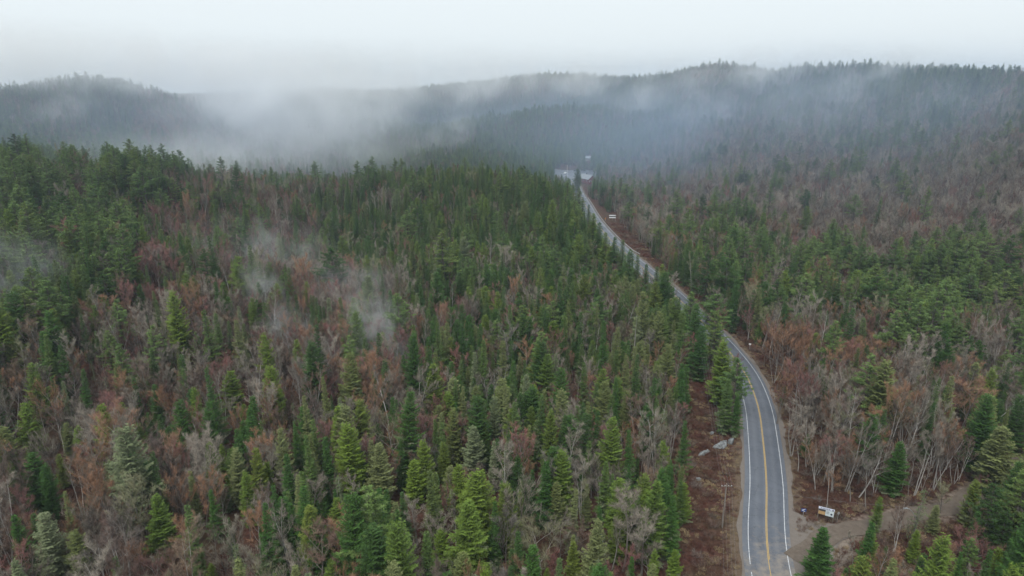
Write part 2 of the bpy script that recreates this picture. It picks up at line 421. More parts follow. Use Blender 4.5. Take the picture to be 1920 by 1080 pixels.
# kind -> list of (trunk MB, crown MB, height, half width), default materials
KIND = {
 'spruce': ([(spruce(100+i, H=h, Rb=w, shape=s, ragged=g), h, w) for i, (h, w, s, g) in enumerate([(14,1.7,.85,.25),(16,1.9,.95,.3),(12,1.5,.8,.22),(17,2.3,.9,.35),(13,1.35,.75,.28)])], 'bark', 'spruce'),
 'fir':    ([(spruce(200+i, H=h, Rb=w, shape=s, gap=.31, nb=8, droop=.1, ragged=g, fol=1.1), h, w) for i, (h, w, s, g) in enumerate([(14,3.1,.68,.22),(16,3.3,.62,.28),(12,2.9,.7,.25),(17,3.0,.55,.3)])], 'bark', 'fir'),
 'pine':   ([(pine(300+i, H=h, Rb=w, start=s), h, w) for i, (h, w, s) in enumerate([(20,4.0,.3),(22,4.6,.25),(18,3.6,.35),(20,4.8,.42)])], 'bark', 'pine'),
 'maple':  ([(bare(400+i, H=h, Rc=w, fork=f, nl=nl, up=u, twig=1.45, tw=.021), h, w) for i, (h, w, f, nl, u) in enumerate([(12,3.0,.30,9,1.0),(14,3.6,.35,10,1.05),(10,3.1,.22,10,.85),(13,2.4,.40,9,1.15),(11,3.8,.2,11,.8),(15,2.8,.46,9,1.1),(14,3.0,.5,8,1.0)])], 'limb', 'twig'),
 'birch':  ([(bare(500+i, H=h, Rc=w, fork=f, nl=5, up=1.1, twig=1.3, tw=.020, birch=True, stems=s), h, w) for i, (h, w, f, s) in enumerate([(16,2.2,.45,1),(15,2.4,.4,2),(17,2.0,.5,1),(14,2.6,.35,3),(16,2.4,.42,2)])], 'birch', 'twig'),
 'snag':   ([(snag(600+i, H=h), h, 1.6) for i, h in enumerate((12, 10))], 'limb', 'lichen'),
}
NAMES = {'spruce': 'spruce_tree', 'fir': 'fir_tree', 'pine': 'pine_tree', 'maple': 'bare_tree', 'birch': 'birch_tree', 'snag': 'dead_tree'}
CATS = {'spruce': 'spruce tree', 'fir': 'fir tree', 'pine': 'pine tree', 'maple': 'bare tree', 'birch': 'birch tree', 'snag': 'dead tree'}
VAR = {}
for k, (lst, tm, cm) in KIND.items():
    VAR[k] = []
    for (tk, cr), H, w in lst:
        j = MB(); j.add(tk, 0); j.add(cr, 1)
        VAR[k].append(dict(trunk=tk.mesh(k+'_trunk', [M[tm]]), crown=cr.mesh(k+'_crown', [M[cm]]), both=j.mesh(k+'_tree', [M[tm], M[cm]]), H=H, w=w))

def place_tree(k, v, loc, scl, rz, label, group=None, lean=(0, 0), crown_mat=None, trunk_mat=None):
    V_ = VAR[k][v % len(VAR[k])]
    e = bpy.data.objects.new(NAMES[k], None); COL.objects.link(e); e.empty_display_size = .5
    e.location = loc; e.rotation_euler = (lean[0], lean[1], rz); e.scale = scl
    tag(e, label, CATS[k], group)
    for nm, mt in (('trunk', trunk_mat), ('crown', crown_mat)):
        o = bpy.data.objects.new(nm, V_[nm]); COL.objects.link(o); o.parent = e
        if mt: o.material_slots[0].link = 'OBJECT'; o.material_slots[0].material = M[mt]
    return e

# ------------------------------------------------------------------ ground sheet
def axis(segs):
    out = [segs[0][0]]
    for a, b, st in segs:
        m = max(1, round((b-a)/st)); out += [a+(b-a)*(i+1)/m for i in range(m)]
    return np.array(out)
ax_ = axis([(-2600,-1300,130),(-1300,-500,32),(-500,-120,14),(-120,15,7),(15,115,1.6),(115,250,6),(250,600,14),(600,1300,32),(1300,2600,130)])
ay_ = axis([(-600,40,40),(40,100,6),(100,340,1.7),(340,480,4),(480,720,6),(720,1500,16),(1500,2400,60),(2400,4200,300)])
gx, gy = np.meshgrid(ax_, ay_); nx, ny = len(ax_), len(ay_)
gz = ground(gx.ravel(), gy.ravel())
dR, _i = rdist(gx.ravel(), gy.ravel(), RC); dS_, _i = rdist(gx.ravel(), gy.ravel(), SC)
gz = gz - np.where((dR < 5.2) | (dS_ < 4.2), .12, 0)
gv = np.stack([gx.ravel(), gy.ravel(), gz], 1)
idx = np.arange(nx*ny).reshape(ny, nx)
gf = np.stack([idx[:-1,:-1], idx[:-1,1:], idx[1:,1:], idx[1:,:-1]], -1).reshape(-1, 4)
me = bpy.data.meshes.new('ground'); me.from_pydata(gv.tolist(), [], gf.tolist())
# where the verge is dry grass or bare sand
def pinp(px, py, poly):
    px = np.asarray(px, float); py = np.asarray(py, float); ins = np.zeros(px.shape, bool); m = len(poly)
    for i in range(m):
        x1, y1 = poly[i]; x2, y2 = poly[(i+1) % m]
        if y1 == y2: continue
        c = ((y1 > py) != (y2 > py)) & (px < (x2-x1)*(py-y1)/(y2-y1)+x1); ins ^= c
    return ins
verge = np.clip(1-np.abs(dR-5.5)/3.0, 0, 1)*np.where(gy.ravel() < 350, 1, .6)
sand = np.zeros(nx*ny)
jx, jy = side_pts[1]
sand = np.clip(1.2-np.hypot((gx.ravel()-jx)/7, (gy.ravel()-jy)/9), 0, 1)
sand = np.maximum(sand, np.clip(1-(dS_-2.5)/3, 0, 1)*.45)
vill = np.clip(1.2-np.hypot((gx.ravel()-62)/36, (gy.ravel()-640)/22), 0, 1)
sand = np.maximum(sand, np.clip(vill, 0, .9))
for nm, arr in (('verge', verge), ('sand', sand)):
    a = me.attributes.new(nm, 'FLOAT', 'POINT'); a.data.foreach_set('value', arr.astype(np.float32))
for p in me.polygons: p.use_smooth = True
m = NT('forest_floor')
n1 = m.noise(.09, 6, .65); n2 = m.noise(.9, 8, .7); n3 = m.noise(4, 4, .7)
c = m.ramp(n2, [(.30,(.022,.014,.012)),(.45,(.058,.025,.019)),(.56,(.092,.042,.031)),(.68,(.13,.072,.052))])
c = m.mix(m.ramp(n1, [(.42,(0,0,0)),(.62,(.55,.55,.55))]), c, (.060,.052,.028))
va = m.n('ShaderNodeAttribute', attribute_name='verge'); sa = m.n('ShaderNodeAttribute', attribute_name='sand')
def mask(att, nz, k=1.0):
    q = m.n('ShaderNodeMath', operation='MULTIPLY_ADD'); m.l(nz, q.inputs[0]); q.inputs[1].default_value = 1.6
    m.l(att.outputs['Fac'], q.inputs[2]); return m.ramp(q.outputs[0], [(.95*k,(0,0,0)),(1.0,(1,1,1))])
s1 = m.n('ShaderNodeMath', operation='MULTIPLY_ADD'); m.l(n2, s1.inputs[0]); s1.inputs[1].default_value = 1.5; m.l(va.outputs['Fac'], s1.inputs[2])
s1b = m.n('ShaderNodeMath', operation='MULTIPLY_ADD'); m.l(s1.outputs[0], s1b.inputs[0]); s1b.inputs[1].default_value = 1; s1b.inputs[2].default_value = -.75
c = m.mix(m.ramp(s1b.outputs[0], [(.25,(0,0,0)),(.7,(.7,.7,.7))]), c, m.ramp(n3, [(.3,(.10,.075,.05)),(.6,(.17,.13,.09)),(.8,(.27,.21,.14))]))
s2 = m.n('ShaderNodeMath', operation='MULTIPLY_ADD'); m.l(n2, s2.inputs[0]); s2.inputs[1].default_value = 1.0; m.l(sa.outputs['Fac'], s2.inputs[2])
s2b = m.n('ShaderNodeMath', operation='ADD'); m.l(s2.outputs[0], s2b.inputs[0]); s2b.inputs[1].default_value = -.6
c = m.mix(m.ramp(s2b.outputs[0], [(.15,(0,0,0)),(.5,(1,1,1))]), c, m.ramp(n3, [(.3,(.19,.155,.125)),(.7,(.27,.225,.185))]))
m.col(c).set(.95, .1); m.bump(n2, .7, .4)
me.materials.append(m.m)
go = bpy.data.objects.new('ground', me); COL.objects.link(go); tag(go, kind='structure')

# ------------------------------------------------------------------ roads
def nrm(L):
    d = np.gradient(L[:, :2], axis=0); d /= np.hypot(d[:, 0], d[:, 1])[:, None]; return np.stack([d[:, 1], -d[:, 0]], 1)
NR, NS = nrm(RC), nrm(SC)
def ribbon(name, L, N, Hh, a, b, dz, mat, cols=1, i0=0, i1=None, gaps=None, wob=0):
    mb = MB(); i1 = i1 or len(L)
    for i in range(i0, i1):
        for k in range(cols+1):
            o = a+(b-a)*k/cols
            if wob and k in (0, cols): o += wob*math.sin(i*1.7+k)*.5+wob*math.sin(i*.63+2*k)
            mb.v.append((L[i][0]+N[i][0]*o, L[i][1]+N[i][1]*o, Hh[i]+dz)); mb.t.append(k/cols)
        if i > i0 and not (gaps and gaps(i)):
            k0 = (i-i0-1)*(cols+1)
            for k in range(cols): mb.f.append((k0+k, k0+k+1, k0+k+cols+2, k0+k+cols+1)); mb.m.append(0)
    o = mb.build(name, mat); tag(o, kind='structure'); return o
def asphalt():
    m = NT('wet_asphalt'); n1 = m.noise(.25, 5, .6); n2 = m.noise(9, 5, .7); n4 = m.noise(.12, 6, .7)
    c = m.ramp(n1, [(.3,(.080,.092,.118)),(.5,(.096,.110,.138)),(.7,(.115,.130,.158))])
    c = m.mix(.35, c, m.ramp(n2, [(.3,(.06,.065,.075)),(.7,(.20,.205,.21))]))
    at2 = m.n('ShaderNodeAttribute', attribute_name='tint')
    tr = m.ramp(at2.outputs['Fac'], [(0,(.5,)*3),(.09,(.42,)*3),(.17,(0,)*3),(.22,(0,)*3),(.29,(.55,)*3),(.38,(0,)*3),(.43,(0,)*3),(.5,(.7,)*3),(.57,(0,)*3),(.62,(0,)*3),(.71,(.55,)*3),(.79,(0,)*3),(.84,(0,)*3),(.92,(.42,)*3)])
    c = m.mix(m.mix(.5, tr, m.noise(.6, 5, .7), 'MULTIPLY'), m.mix(1.0, c, (.80,.82,.86), 'MULTIPLY'), (.145,.155,.175))
    vo = m.n('ShaderNodeTexVoronoi', feature='DISTANCE_TO_EDGE'); vo.inputs['Scale'].default_value = .32
    tc3 = m.n('ShaderNodeTexCoord'); nd = m.n('ShaderNodeVectorMath', operation='ADD'); m.l(tc3.outputs['Object'], nd.inputs[0])
    nn = m.n('ShaderNodeTexNoise'); nn.inputs['Scale'].default_value = 1.2; m.l(tc3.outputs['Object'], nn.inputs['Vector']); m.l(nn.outputs['Color'], nd.inputs[1]); m.l(nd.outputs[0], vo.inputs['Vector'])
    c = m.mix(m.ramp(vo.outputs['Distance'], [(.006,(.5,.5,.5)),(.022,(0,0,0))]), c, (.045,.047,.052))
    # sand washed across the asphalt at the junction
    tc = m.n('ShaderNodeTexCoord'); vm = m.n('ShaderNodeVectorMath', operation='DISTANCE'); m.l(tc.outputs['Object'], vm.inputs[0])
    vm.inputs[1].default_value = (jx-7, jy-18, RH[j0]); mr = m.n('ShaderNodeMapRange'); m.l(vm.outputs['Value'], mr.inputs[0])
    mr.inputs[1].default_value = 4; mr.inputs[2].default_value = 30; mr.inputs[3].default_value = .42; mr.inputs[4].default_value = 0
    ad = m.n('ShaderNodeMath', operation='ADD'); m.l(mr.outputs[0], ad.inputs[0]); m.l(m.noise(.45, 7, .75), ad.inputs[1])
    c = m.mix(m.ramp(ad.outputs[0], [(.66,(0,0,0)),(.92,(.85,.85,.85))]), c, (.25,.21,.17))
    m.col(c).set(.5, .5); m.l(m.ramp(n4, [(.35,(.28,)*3),(.65,(.62,)*3)]), m.b.inputs['Roughness']); m.bump(n2, .25, .02)
    return m.m
MA = asphalt()
gm = NT('gravel'); g1 = gm.noise(1.1, 8, .75); g2 = gm.noise(12, 4, .7)
gm.col(gm.mix(.5, gm.ramp(g1, [(.3,(.13,.105,.088)),(.7,(.22,.18,.15))]), gm.ramp(g2, [(.3,(.10,.09,.08)),(.7,(.23,.21,.19))]))).set(.9, .2); gm.bump(g2, .6, .06)
ribbon('road_shoulder', RC, NR, RH, -5.3, 5.5, 0.0, gm.m, 4, wob=.3)
ribbon('road', RC, NR, RH, -4.6, 4.35, .05, MA, 28)
dm = NT('dirt_track'); d1 = dm.noise(.8, 8, .75); d2t = dm.noise(9, 4, .7)
dm.col(dm.mix(.4, dm.ramp(d1, [(.3,(.085,.060,.045)),(.55,(.15,.12,.095)),(.7,(.19,.16,.13))]), dm.ramp(d2t, [(.3,(.07,.055,.045)),(.7,(.20,.17,.14))]))).set(.95, .15); dm.bump(d1, .8, .15)
ribbon('gravel_road', SC, NS, SHt, -2.1, 2.2, .012, dm.m, 3, i0=2, wob=.5)
apr = [floor_pt(a_, b_) for a_, b_ in [(1470,925),(1492,958),(1530,978),(1590,984),(1640,982),(1640,996),(1590,1008),(1562,1040),(1552,1110),(1478,1110)]]
mb = MB()
apx = spline(apr+[apr[0]], 1.5); cxy = apx.mean(0)
for q in apx: mb.v.append((q[0]+rnd.gauss(0,.12), q[1]+rnd.gauss(0,.12), gh(q[0], q[1])+.05)); mb.t.append(.5)
mb.v.append((cxy[0], cxy[1], gh(cxy[0], cxy[1])+.06)); mb.t.append(.5)
for q in range(len(apx)-1): mb.f.append((q, q+1, len(apx))); mb.m.append(0)
ao = mb.build('gravel_apron', gm.m); tag(ao, kind='structure')
mw = NT('worn_white_paint'); mw.col(mw.ramp(mw.noise(5, 5, .7), [(.38,(.26,.28,.30)),(.55,(.66,.67,.68))])).set(.6, .3)
my = NT('worn_yellow_paint'); my.col(my.ramp(my.noise(5, 5, .7), [(.35,(.30,.21,.09)),(.5,(.56,.36,.09))])).set(.6, .3)
jr = int(rdist(np.array([jx]), np.array([jy]), RC)[1][0])
ribbon('edge_line', RC, NR, RH, -3.53, -3.40, .056, mw.m, gaps=lambda i: i < jr-4 and i % 7 == 0)
ribbon('edge_line', RC, NR, RH, 3.40, 3.53, .056, mw.m, gaps=lambda i: i < jr-1 and (i//3) % 4 < 2)
ribbon('centre_line', RC, NR, RH, -.16, -.05, .056, my.m, gaps=lambda i: i < jr-7)
ribbon('centre_line', RC, NR, RH, .05, .16, .056, my.m, gaps=lambda i: i < jr-3)

# ------------------------------------------------------------------ placed landmark trees
# photo pixel of the tip, height in photo pixels, kind, variant, width factor, crown skin, label, lean
LM = [
 (57,682,125,'fir',0,1.1,None,'tall yellow-green conifer standing behind a shorter twin at the left edge'),
 (45,757,112,'fir',2,1.0,None,'yellow-green conifer in front of its taller twin at the left edge'),
 (122,795,85,'fir',1,1.0,'olive','small round-topped olive conifer right of the left-edge twins'),
 (82,872,120,'fir',3,.8,'dark','blue-green fir above the big pale conifer in the lower left corner'),
 (82,970,150,'fir',0,1.25,'lichen','big pale lichen-grey conifer in the lower left corner'),
 (140,1003,110,'fir',1,1.2,'olive','pale olive conifer right of the lichen-grey one in the lower left corner'),
 (110,852,70,'fir',2,.8,None,'small conifer among bare trees above the lower left corner'),
 (294,930,140,'fir',0,1.15,None,'big bright yellow-green conifer with pale lower branches, lower left'),
 (395,922,110,'spruce',3,1.15,'dark','deep green spruce right of the big yellow-green conifer, lower left'),
 (433,697,92,'fir',1,1.45,None,'broad bushy yellow-green conifer standing alone in bare maples'),
 (363,728,115,'fir',3,.75,None,'slim yellow-green conifer left of the broad bushy one'),
 (277,775,62,'spruce',2,1.3,'dark','small dark spruce among brown maples, left side'),
 (170,675,50,'snag',0,1.2,None,'pale lichen-covered dead spruce among brown maples, left side'),
 (548,755,60,'snag',1,1.2,None,'short ghostly pale spruce in the bare patch below the mist'),
 (415,835,66,'fir',2,.7,None,'small light conifer left of the pointed yellow-green pair'),
 (480,843,130,'fir',0,.95,None,'tall yellow-green conifer behind the bright pointed one, lower left'),
 (460,892,115,'fir',3,.95,None,'bright pointed conifer in front of a taller one, lower left'),
 (552,797,105,'spruce',3,1.05,'dark','dark pointed spruce with a dense crown, bottom centre-left'),
 (537,852,130,'spruce',1,1.2,'dark','broad very dark spruce below the dark pointed one'),
 (608,920,62,'spruce',0,1.2,'dark','small bright green young fir under the dark spruces'),
 (505,1015,75,'fir',2,.6,'olive','thin olive conifer at the bottom edge, left of centre'),
 (395,1060,70,'fir',2,.9,None,'conifer tip cut by the bottom edge, left'),
 (538,545,72,'spruce',1,1.0,None,'spruce pair standing at the right of a mist wisp'),
 (555,640,70,'fir',1,1.1,None,'pale green conifer half hidden by the mist wisp'),
 (657,665,130,'fir',0,1.2,'olive','big olive conifer at the edge of the mist, centre-left'),
 (650,795,170,'fir',3,1.1,None,'tall leafy-looking yellow-green conifer, centre-left foreground'),
 (712,838,130,'fir',0,1.2,'olive','broad conifer with pale lichen skirts beside the tall leafy-looking one'),
 (751,827,105,'spruce',4,1.0,'dark','narrow dark spruce between two broad light conifers'),
 (792,825,115,'fir',1,1.0,None,'rounded yellow-green conifer right of the narrow dark spruce'),
 (775,865,95,'fir',2,1.1,None,'low broad conifer in front of the rounded yellow-green one'),
 (831,828,90,'fir',3,.9,None,'pointed light conifer right of the rounded one, centre foreground'),
 (812,683,125,'fir',0,1.35,None,'big pale green conifer at the right edge of the mist'),
 (850,765,120,'fir',3,.9,'olive','grey-green conifer in the middle of the lower slope'),
 (888,800,110,'fir',0,1.2,'lichen','blue-grey lichen-covered fir, lower middle'),
 (860,872,105,'fir',2,.95,None,'fresh green conifer left of the twin giants'),
 (893,888,165,'fir',3,1.35,None,'rear one of the two giant yellow-green conifers at bottom centre'),
 (880,940,180,'fir',0,1.4,None,'front one of the two giant yellow-green conifers at bottom centre'),
 (928,990,110,'spruce',3,1.0,'dark','young green spruce at the right foot of the giant pair'),
 (927,745,120,'fir',3,.75,'lichen','slim conifer with pale lichen skirts, middle of the slope'),
 (826,993,100,'fir',1,1.1,None,'light conifer left of the giant pair at the bottom edge'),
 (998,885,105,'spruce',3,1.15,'dark','dense emerald spruce right of the giant pair'),
 (1043,905,100,'fir',2,.9,'olive','olive conifer right of the dense emerald spruce'),
 (1033,772,130,'fir',3,.9,None,'tall slim yellow-green conifer in the lower centre'),
 (1150,785,150,'fir',0,1.15,None,'tall broad-based conifer above the lower right of the slope'),
 (975,663,85,'spruce',0,1.0,'olive','light spruce tip between dark ones, mid slope'),
 (1027,663,115,'fir',1,1.0,None,'dull green cone-shaped conifer, mid slope'),
 (1090,650,85,'spruce',4,1.0,None,'slender spruce behind a fresh green one, mid slope'),
 (1095,683,115,'spruce',3,1.0,None,'fresh green spruce with a pale leader, mid slope'),
 (943,640,115,'spruce',4,1.2,'olive','slim spruce with grey lichen along its side, mid slope'),
 (1100,915,95,'spruce',1,1.2,'olive','yellowish spruce above the bottom edge, right of centre'),
 (1075,1020,90,'fir',0,1.1,None,'bright conifer tip at the bottom edge, right of centre'),
 (1228,1030,90,'fir',3,.9,None,'left of two conifer tips at the bottom edge by the cleared strip'),
 (1265,1036,90,'fir',1,1.1,None,'right of two conifer tips at the bottom edge by the cleared strip'),
 (1262,930,140,'spruce',1,1.2,'dark','dark spruce on the edge of the cleared strip'),
 (1176,735,105,'fir',3,.8,'olive','narrow olive conifer above the broad-based one'),
 (1285,790,125,'spruce',3,1.0,'dark','dark green spruce leaning over the rocks of the cleared strip'),
 (1193,590,100,'snag',0,1.9,None,'ghostly pale green lichen-draped spruce left of the road'),
 (1206,548,130,'fir',0,1.0,'olive','tall olive conifer behind the pale lichen-draped spruce'),
 (1236,585,105,'fir',2,.9,'olive','yellow-tipped conifer right of the pale lichen-draped spruce'),
 (1280,585,125,'spruce',3,1.3,None,'dark cone of a spruce just left of the leaning pole'),
 (1248,510,90,'fir',3,1.35,'dark','deep green conifer hiding the road left of the junction bend'),
 (1212,495,75,'spruce',3,1.5,'dark','small dark spruce at the road edge, behind the deep green conifer'),
 (1298,545,100,'pine',0,1.2,None,'soft blue-green pine standing over the road, left one'),
 (1345,580,120,'pine',1,1.1,None,'layered light pine standing over the road, right one'),
 (1358,640,130,'fir',3,1.15,None,'dense fir under the layered pine at the roadside'),
 (1383,672,125,'pine',2,1.35,None,'bright green pine overhanging the left lane of the road'),
 (1383,745,80,'spruce',3,1.4,'dark','low dark fir with branches touching the white line'),
 (1083,316,42,'fir',1,1.5,'dark','dark round-topped cedar standing beside the distant parking lot'),
 (1093,370,46,'spruce',1,1.6,None,'ROW'),
 (1104,384,50,'spruce',1,1.7,None,'ROW'),
 (1113,400,62,'fir',3,1.2,None,'ROW'),
 (1124,418,68,'spruce',0,2.0,'dark','ROW'),
 (1136,436,74,'fir',0,1.2,None,'ROW'),
 (1153,444,80,'spruce',3,1.6,'dark','ROW'),
 (1168,450,80,'spruce',1,1.7,None,'ROW'),
 (1146,462,60,'fir',1,1.1,None,'ROW'),
 (1182,468,80,'fir',2,1.1,'dark','ROW'),
 (1196,478,84,'spruce',3,1.6,None,'ROW'),
 (1232,500,90,'spruce',3,1.5,None,'ROW'),
 (1306,570,110,'fir',0,1.2,'dark','ROW'),
 (1268,556,95,'fir',1,1.2,None,'fir filling the gap between the deep green conifer and the blue-green pine'),
 (1318,612,110,'fir',0,1.1,'dark','dark fir at the top of the cleared strip, against the road'),
 (1230,528,80,'fir',0,1.2,None,'rounded light conifer on the road edge above the dark cone of a spruce'),
 (1366,712,110,'spruce',1,1.5,None,'shaggy spruce at the left foot of the overhanging pine'),
 (1720,995,70,'fir',3,1.0,None,'slim fir at the foot of the lamp pole'),
 (1610,1000,85,'birch',2,1.0,'twig_grey','thin pale stems in front of the gravel junction'),
 (1775,905,70,'maple',0,1.1,'twig_olive','olive-brown bush at the far edge of the dirt track'),
 (1545,990,125,'fir',0,1.35,'dark','wide green spruce in front of the gravel junction'),
 (1652,935,75,'fir',1,.9,None,'young green fir below the notice board, left of the street lamp'),
 (1757,950,60,'fir',2,1.0,'olive','small yellowish fir beside the gravel road'),
 (1832,905,95,'fir',1,1.1,None,'yellow-green conifer at the gravel road, lower right'),
 (1690,832,110,'fir',0,1.2,'dark','dense fir right of the leaning birches'),
 (1600,580,110,'spruce',4,1.2,'dark','narrow dark spruce in the bare woods right of the road'),
 (1862,690,105,'fir',3,1.0,None,'light conifer at the right margin above the bare maples'),
 (1880,800,130,'fir',0,1.6,'olive','mossy olive evergreen filling the right margin'),
 (1825,1010,120,'pine',0,1.0,None,'bright pine in the lower right corner'),
 (1890,960,140,'pine',1,1.1,'dark','dark pine in the lower right corner'),
 (762,393,80,'pine',0,1.3,None,'big light pine rising out of the dark spruces on the knoll'),
 (885,370,65,'pine',3,1.2,None,'dull pine near the crest of the knoll'),
 (1100,458,75,'pine',1,1.2,None,'yellow-green pine on the right flank of the knoll'),
 (265,312,95,'pine',3,1.5,None,'spreading light green pine at the top of the left slope'),
 (85,322,80,'pine',0,1.3,None,'rounded pine near the crest of the left slope'),
 (90,268,60,'pine',1,1.2,None,'pine on the skyline of the left slope, first of three'),
 (175,270,60,'pine',2,1.2,None,'pine on the skyline of the left slope, second of three'),
 (300,288,60,'pine',1,1.3,None,'pine on the skyline of the left slope, third of three'),
 (85,400,85,'pine',2,1.2,None,'dark-footed pine half way up the left slope'),
 (365,455,85,'snag',0,1.2,None,'pale leaning lichen spruce below the left slope'),
 (305,487,70,'snag',1,1.2,None,'pale grey lichen spruce in a patch of red maples'),
 (505,490,65,'fir',1,1.3,None,'rounded conifer just above the mist wisp'),
 (245,485,70,'spruce',3,1.0,'dark','small dark spruce left of the red maples'),
 (1297,395,85,'pine',2,1.1,None,'left of two light pines beyond the road bend'),
 (1323,410,85,'pine',0,1.0,None,'right of two light pines beyond the road bend'),
 (1400,425,95,'pine',1,1.0,None,'tall layered pine behind the rounded dark one'),
 (1428,425,90,'pine',3,1.0,None,'right-hand pine of the layered pair behind the rounded dark one'),
 (1400,488,85,'pine',2,1.1,'dark','rounded dark green pine on the right of the road'),
 (1573,465,90,'pine',0,1.0,None,'yellowish pine at the foot of the right hillside'),
 (1615,467,85,'pine',1,1.0,None,'pale pine right of the yellowish one'),
 (1684,445,100,'pine',1,1.1,None,'tallest layered pine of the right-hand stand'),
 (1735,472,90,'pine',0,1.0,None,'pine right of the tallest one in the right-hand stand'),
 (1780,476,85,'pine',2,1.0,None,'light pine in the middle of the right-hand stand'),
 (1855,438,95,'pine',3,1.1,None,'broad flat-layered pine at the right end of the stand'),
 (1900,445,90,'pine',2,1.5,'dark','round dark pine at the right edge'),
 (1825,512,100,'pine',3,1.3,None,'wide-spreading pine in front of the right-hand stand'),
 (1822,405,60,'pine',0,1.0,None,'single pine against the purple hillside'),
 (1742,347,95,'pine',1,.8,None,'tall narrow pine standing alone on the purple hillside'),
 (1515,386,55,'fir',1,1.4,None,'rounded green conifer alone on the purple hillside'),
 (1015,975,130,'maple',2,1.5,'twig_olive','big round bare crown like a fan at the bottom centre'),
 (780,925,120,'birch',1,1.2,'twig_grey','pale forked bare tree left of the giant conifer pair'),
 (700,590,85,'maple',0,1.2,'twig_red','pink bare crown glowing through the mist'),
 (1135,680,80,'maple',1,1.0,'twig_red','red-tinged bare maple in the spruces, mid slope'),
 (1478,600,110,'maple',4,1.6,'twig_orange','big orange-brown maple right of the road bend'),
 (1470,690,115,'maple',0,1.2,'twig_orange','orange-brown maple just below the big one, by the road'),
 (1500,745,120,'birch',3,1.2,'twig_grey','cluster of pale stems on the road verge'),
 (1560,735,125,'birch',1,1.2,'twig_grey','pale grey tree behind the roadside cluster'),
 (1828,702,115,'maple',2,1.5,'twig_orange','wide orange-brown maple at the right, under the pines'),
 (1725,640,110,'birch',3,1.4,'twig_grey','whitish bare tree in the middle of the right-hand woods'),
 (1600,665,100,'maple',3,1.1,'twig_red','reddish maple behind the pale roadside trees'),
 (1655,628,85,'maple',4,1.6,'twig_orange','round brown maple crown right of the narrow dark spruce'),
 (1672,815,130,'birch',0,1.3,'twig_grey','white birch leaning right over the notice board',(0,.32)),
 (1620,780,160,'birch',1,1.1,'twig_grey','white forked birch behind the notice board',(0,.08)),
 (1566,850,118,'birch',2,.8,'twig_grey','straight white birch stem beside the notice board'),
 (1738,750,140,'birch',0,1.4,'twig_grey','crooked white birch left of the mossy evergreen',(0,.2)),
 (1908,700,130,'birch',2,1.4,'twig_grey','bright white birch leaning right at the right margin',(0,.28)),
 (290,495,65,'maple',0,1.3,'twig_red','left crown of the red maple patch'),
 (325,478,70,'maple',4,1.3,'twig_red','right crown of the red maple patch'),
 (245,720,110,'birch',3,1.1,'twig_grey','grey crooked bare tree in the brown woods at left'),
 (1150,560,80,'birch',1,1.1,'twig_grey','pale stems behind the lichen-draped spruce'),
 (1850,885,45,'maple',2,1.0,'twig_red','low red-twigged bush beside the gravel road'),
 (1240,760,150,'birch',1,1.2,'twig_grey','tall forked bare tree left of the cleared strip'),
 (1215,845,110,'maple',1,1.1,None,'dull brown maple left of the cleared strip'),
]
SKN = {'dark': 'dark green', 'olive': 'olive', 'lichen': 'lichen-grey', 'twig_red': 'reddish', 'twig_orange': 'orange-brown', 'twig_grey': 'pale grey', 'twig_olive': 'olive-brown'}
lm_xy = []; lm_pix = []
for L in LM:
    px, py, hp, k, v, wf, skin, label = L[:8]; grp_ = None
    if label == 'ROW': rown = globals().get('rown', 0)+1; label = '%s conifer from the top of the dark row along the left of the far road' % ('first','second','third','fourth','fifth','sixth','seventh','eighth','ninth','tenth','eleventh','twelfth','thirteenth')[rown-1]; grp_ = 'conifers lining the far road on its left'
    lean = L[8] if len(L) > 8 else (0, 0)
    x, y, g, z = hit(px, py, 0, hp/(F*CP)); Ht = hp*z/(F*CP)
    V_ = VAR[k][v % len(VAR[k])]; sc = Ht/V_['H']
    if lean[1]: x -= math.sin(lean[1])*Ht
    wf = max(.6, wf)*(1 if sc < 1.15 else .93)
    g = gh(x, y)
    tm_ = 'birch' if k == 'birch' else None
    rz = rnd.uniform(0, 6.28)
    e = place_tree(k, v, (x, y, g-.1), (sc*wf, sc*wf, sc), 0 if lean[1] else rz, label, grp_, lean, skin)
    lm_xy.append((x, y, max(1.2, V_['w']*sc*wf*.55))); lm_pix.append((px, py, hp, V_['w']*sc*wf/z*F, z))
lm_xy = np.array(lm_xy)

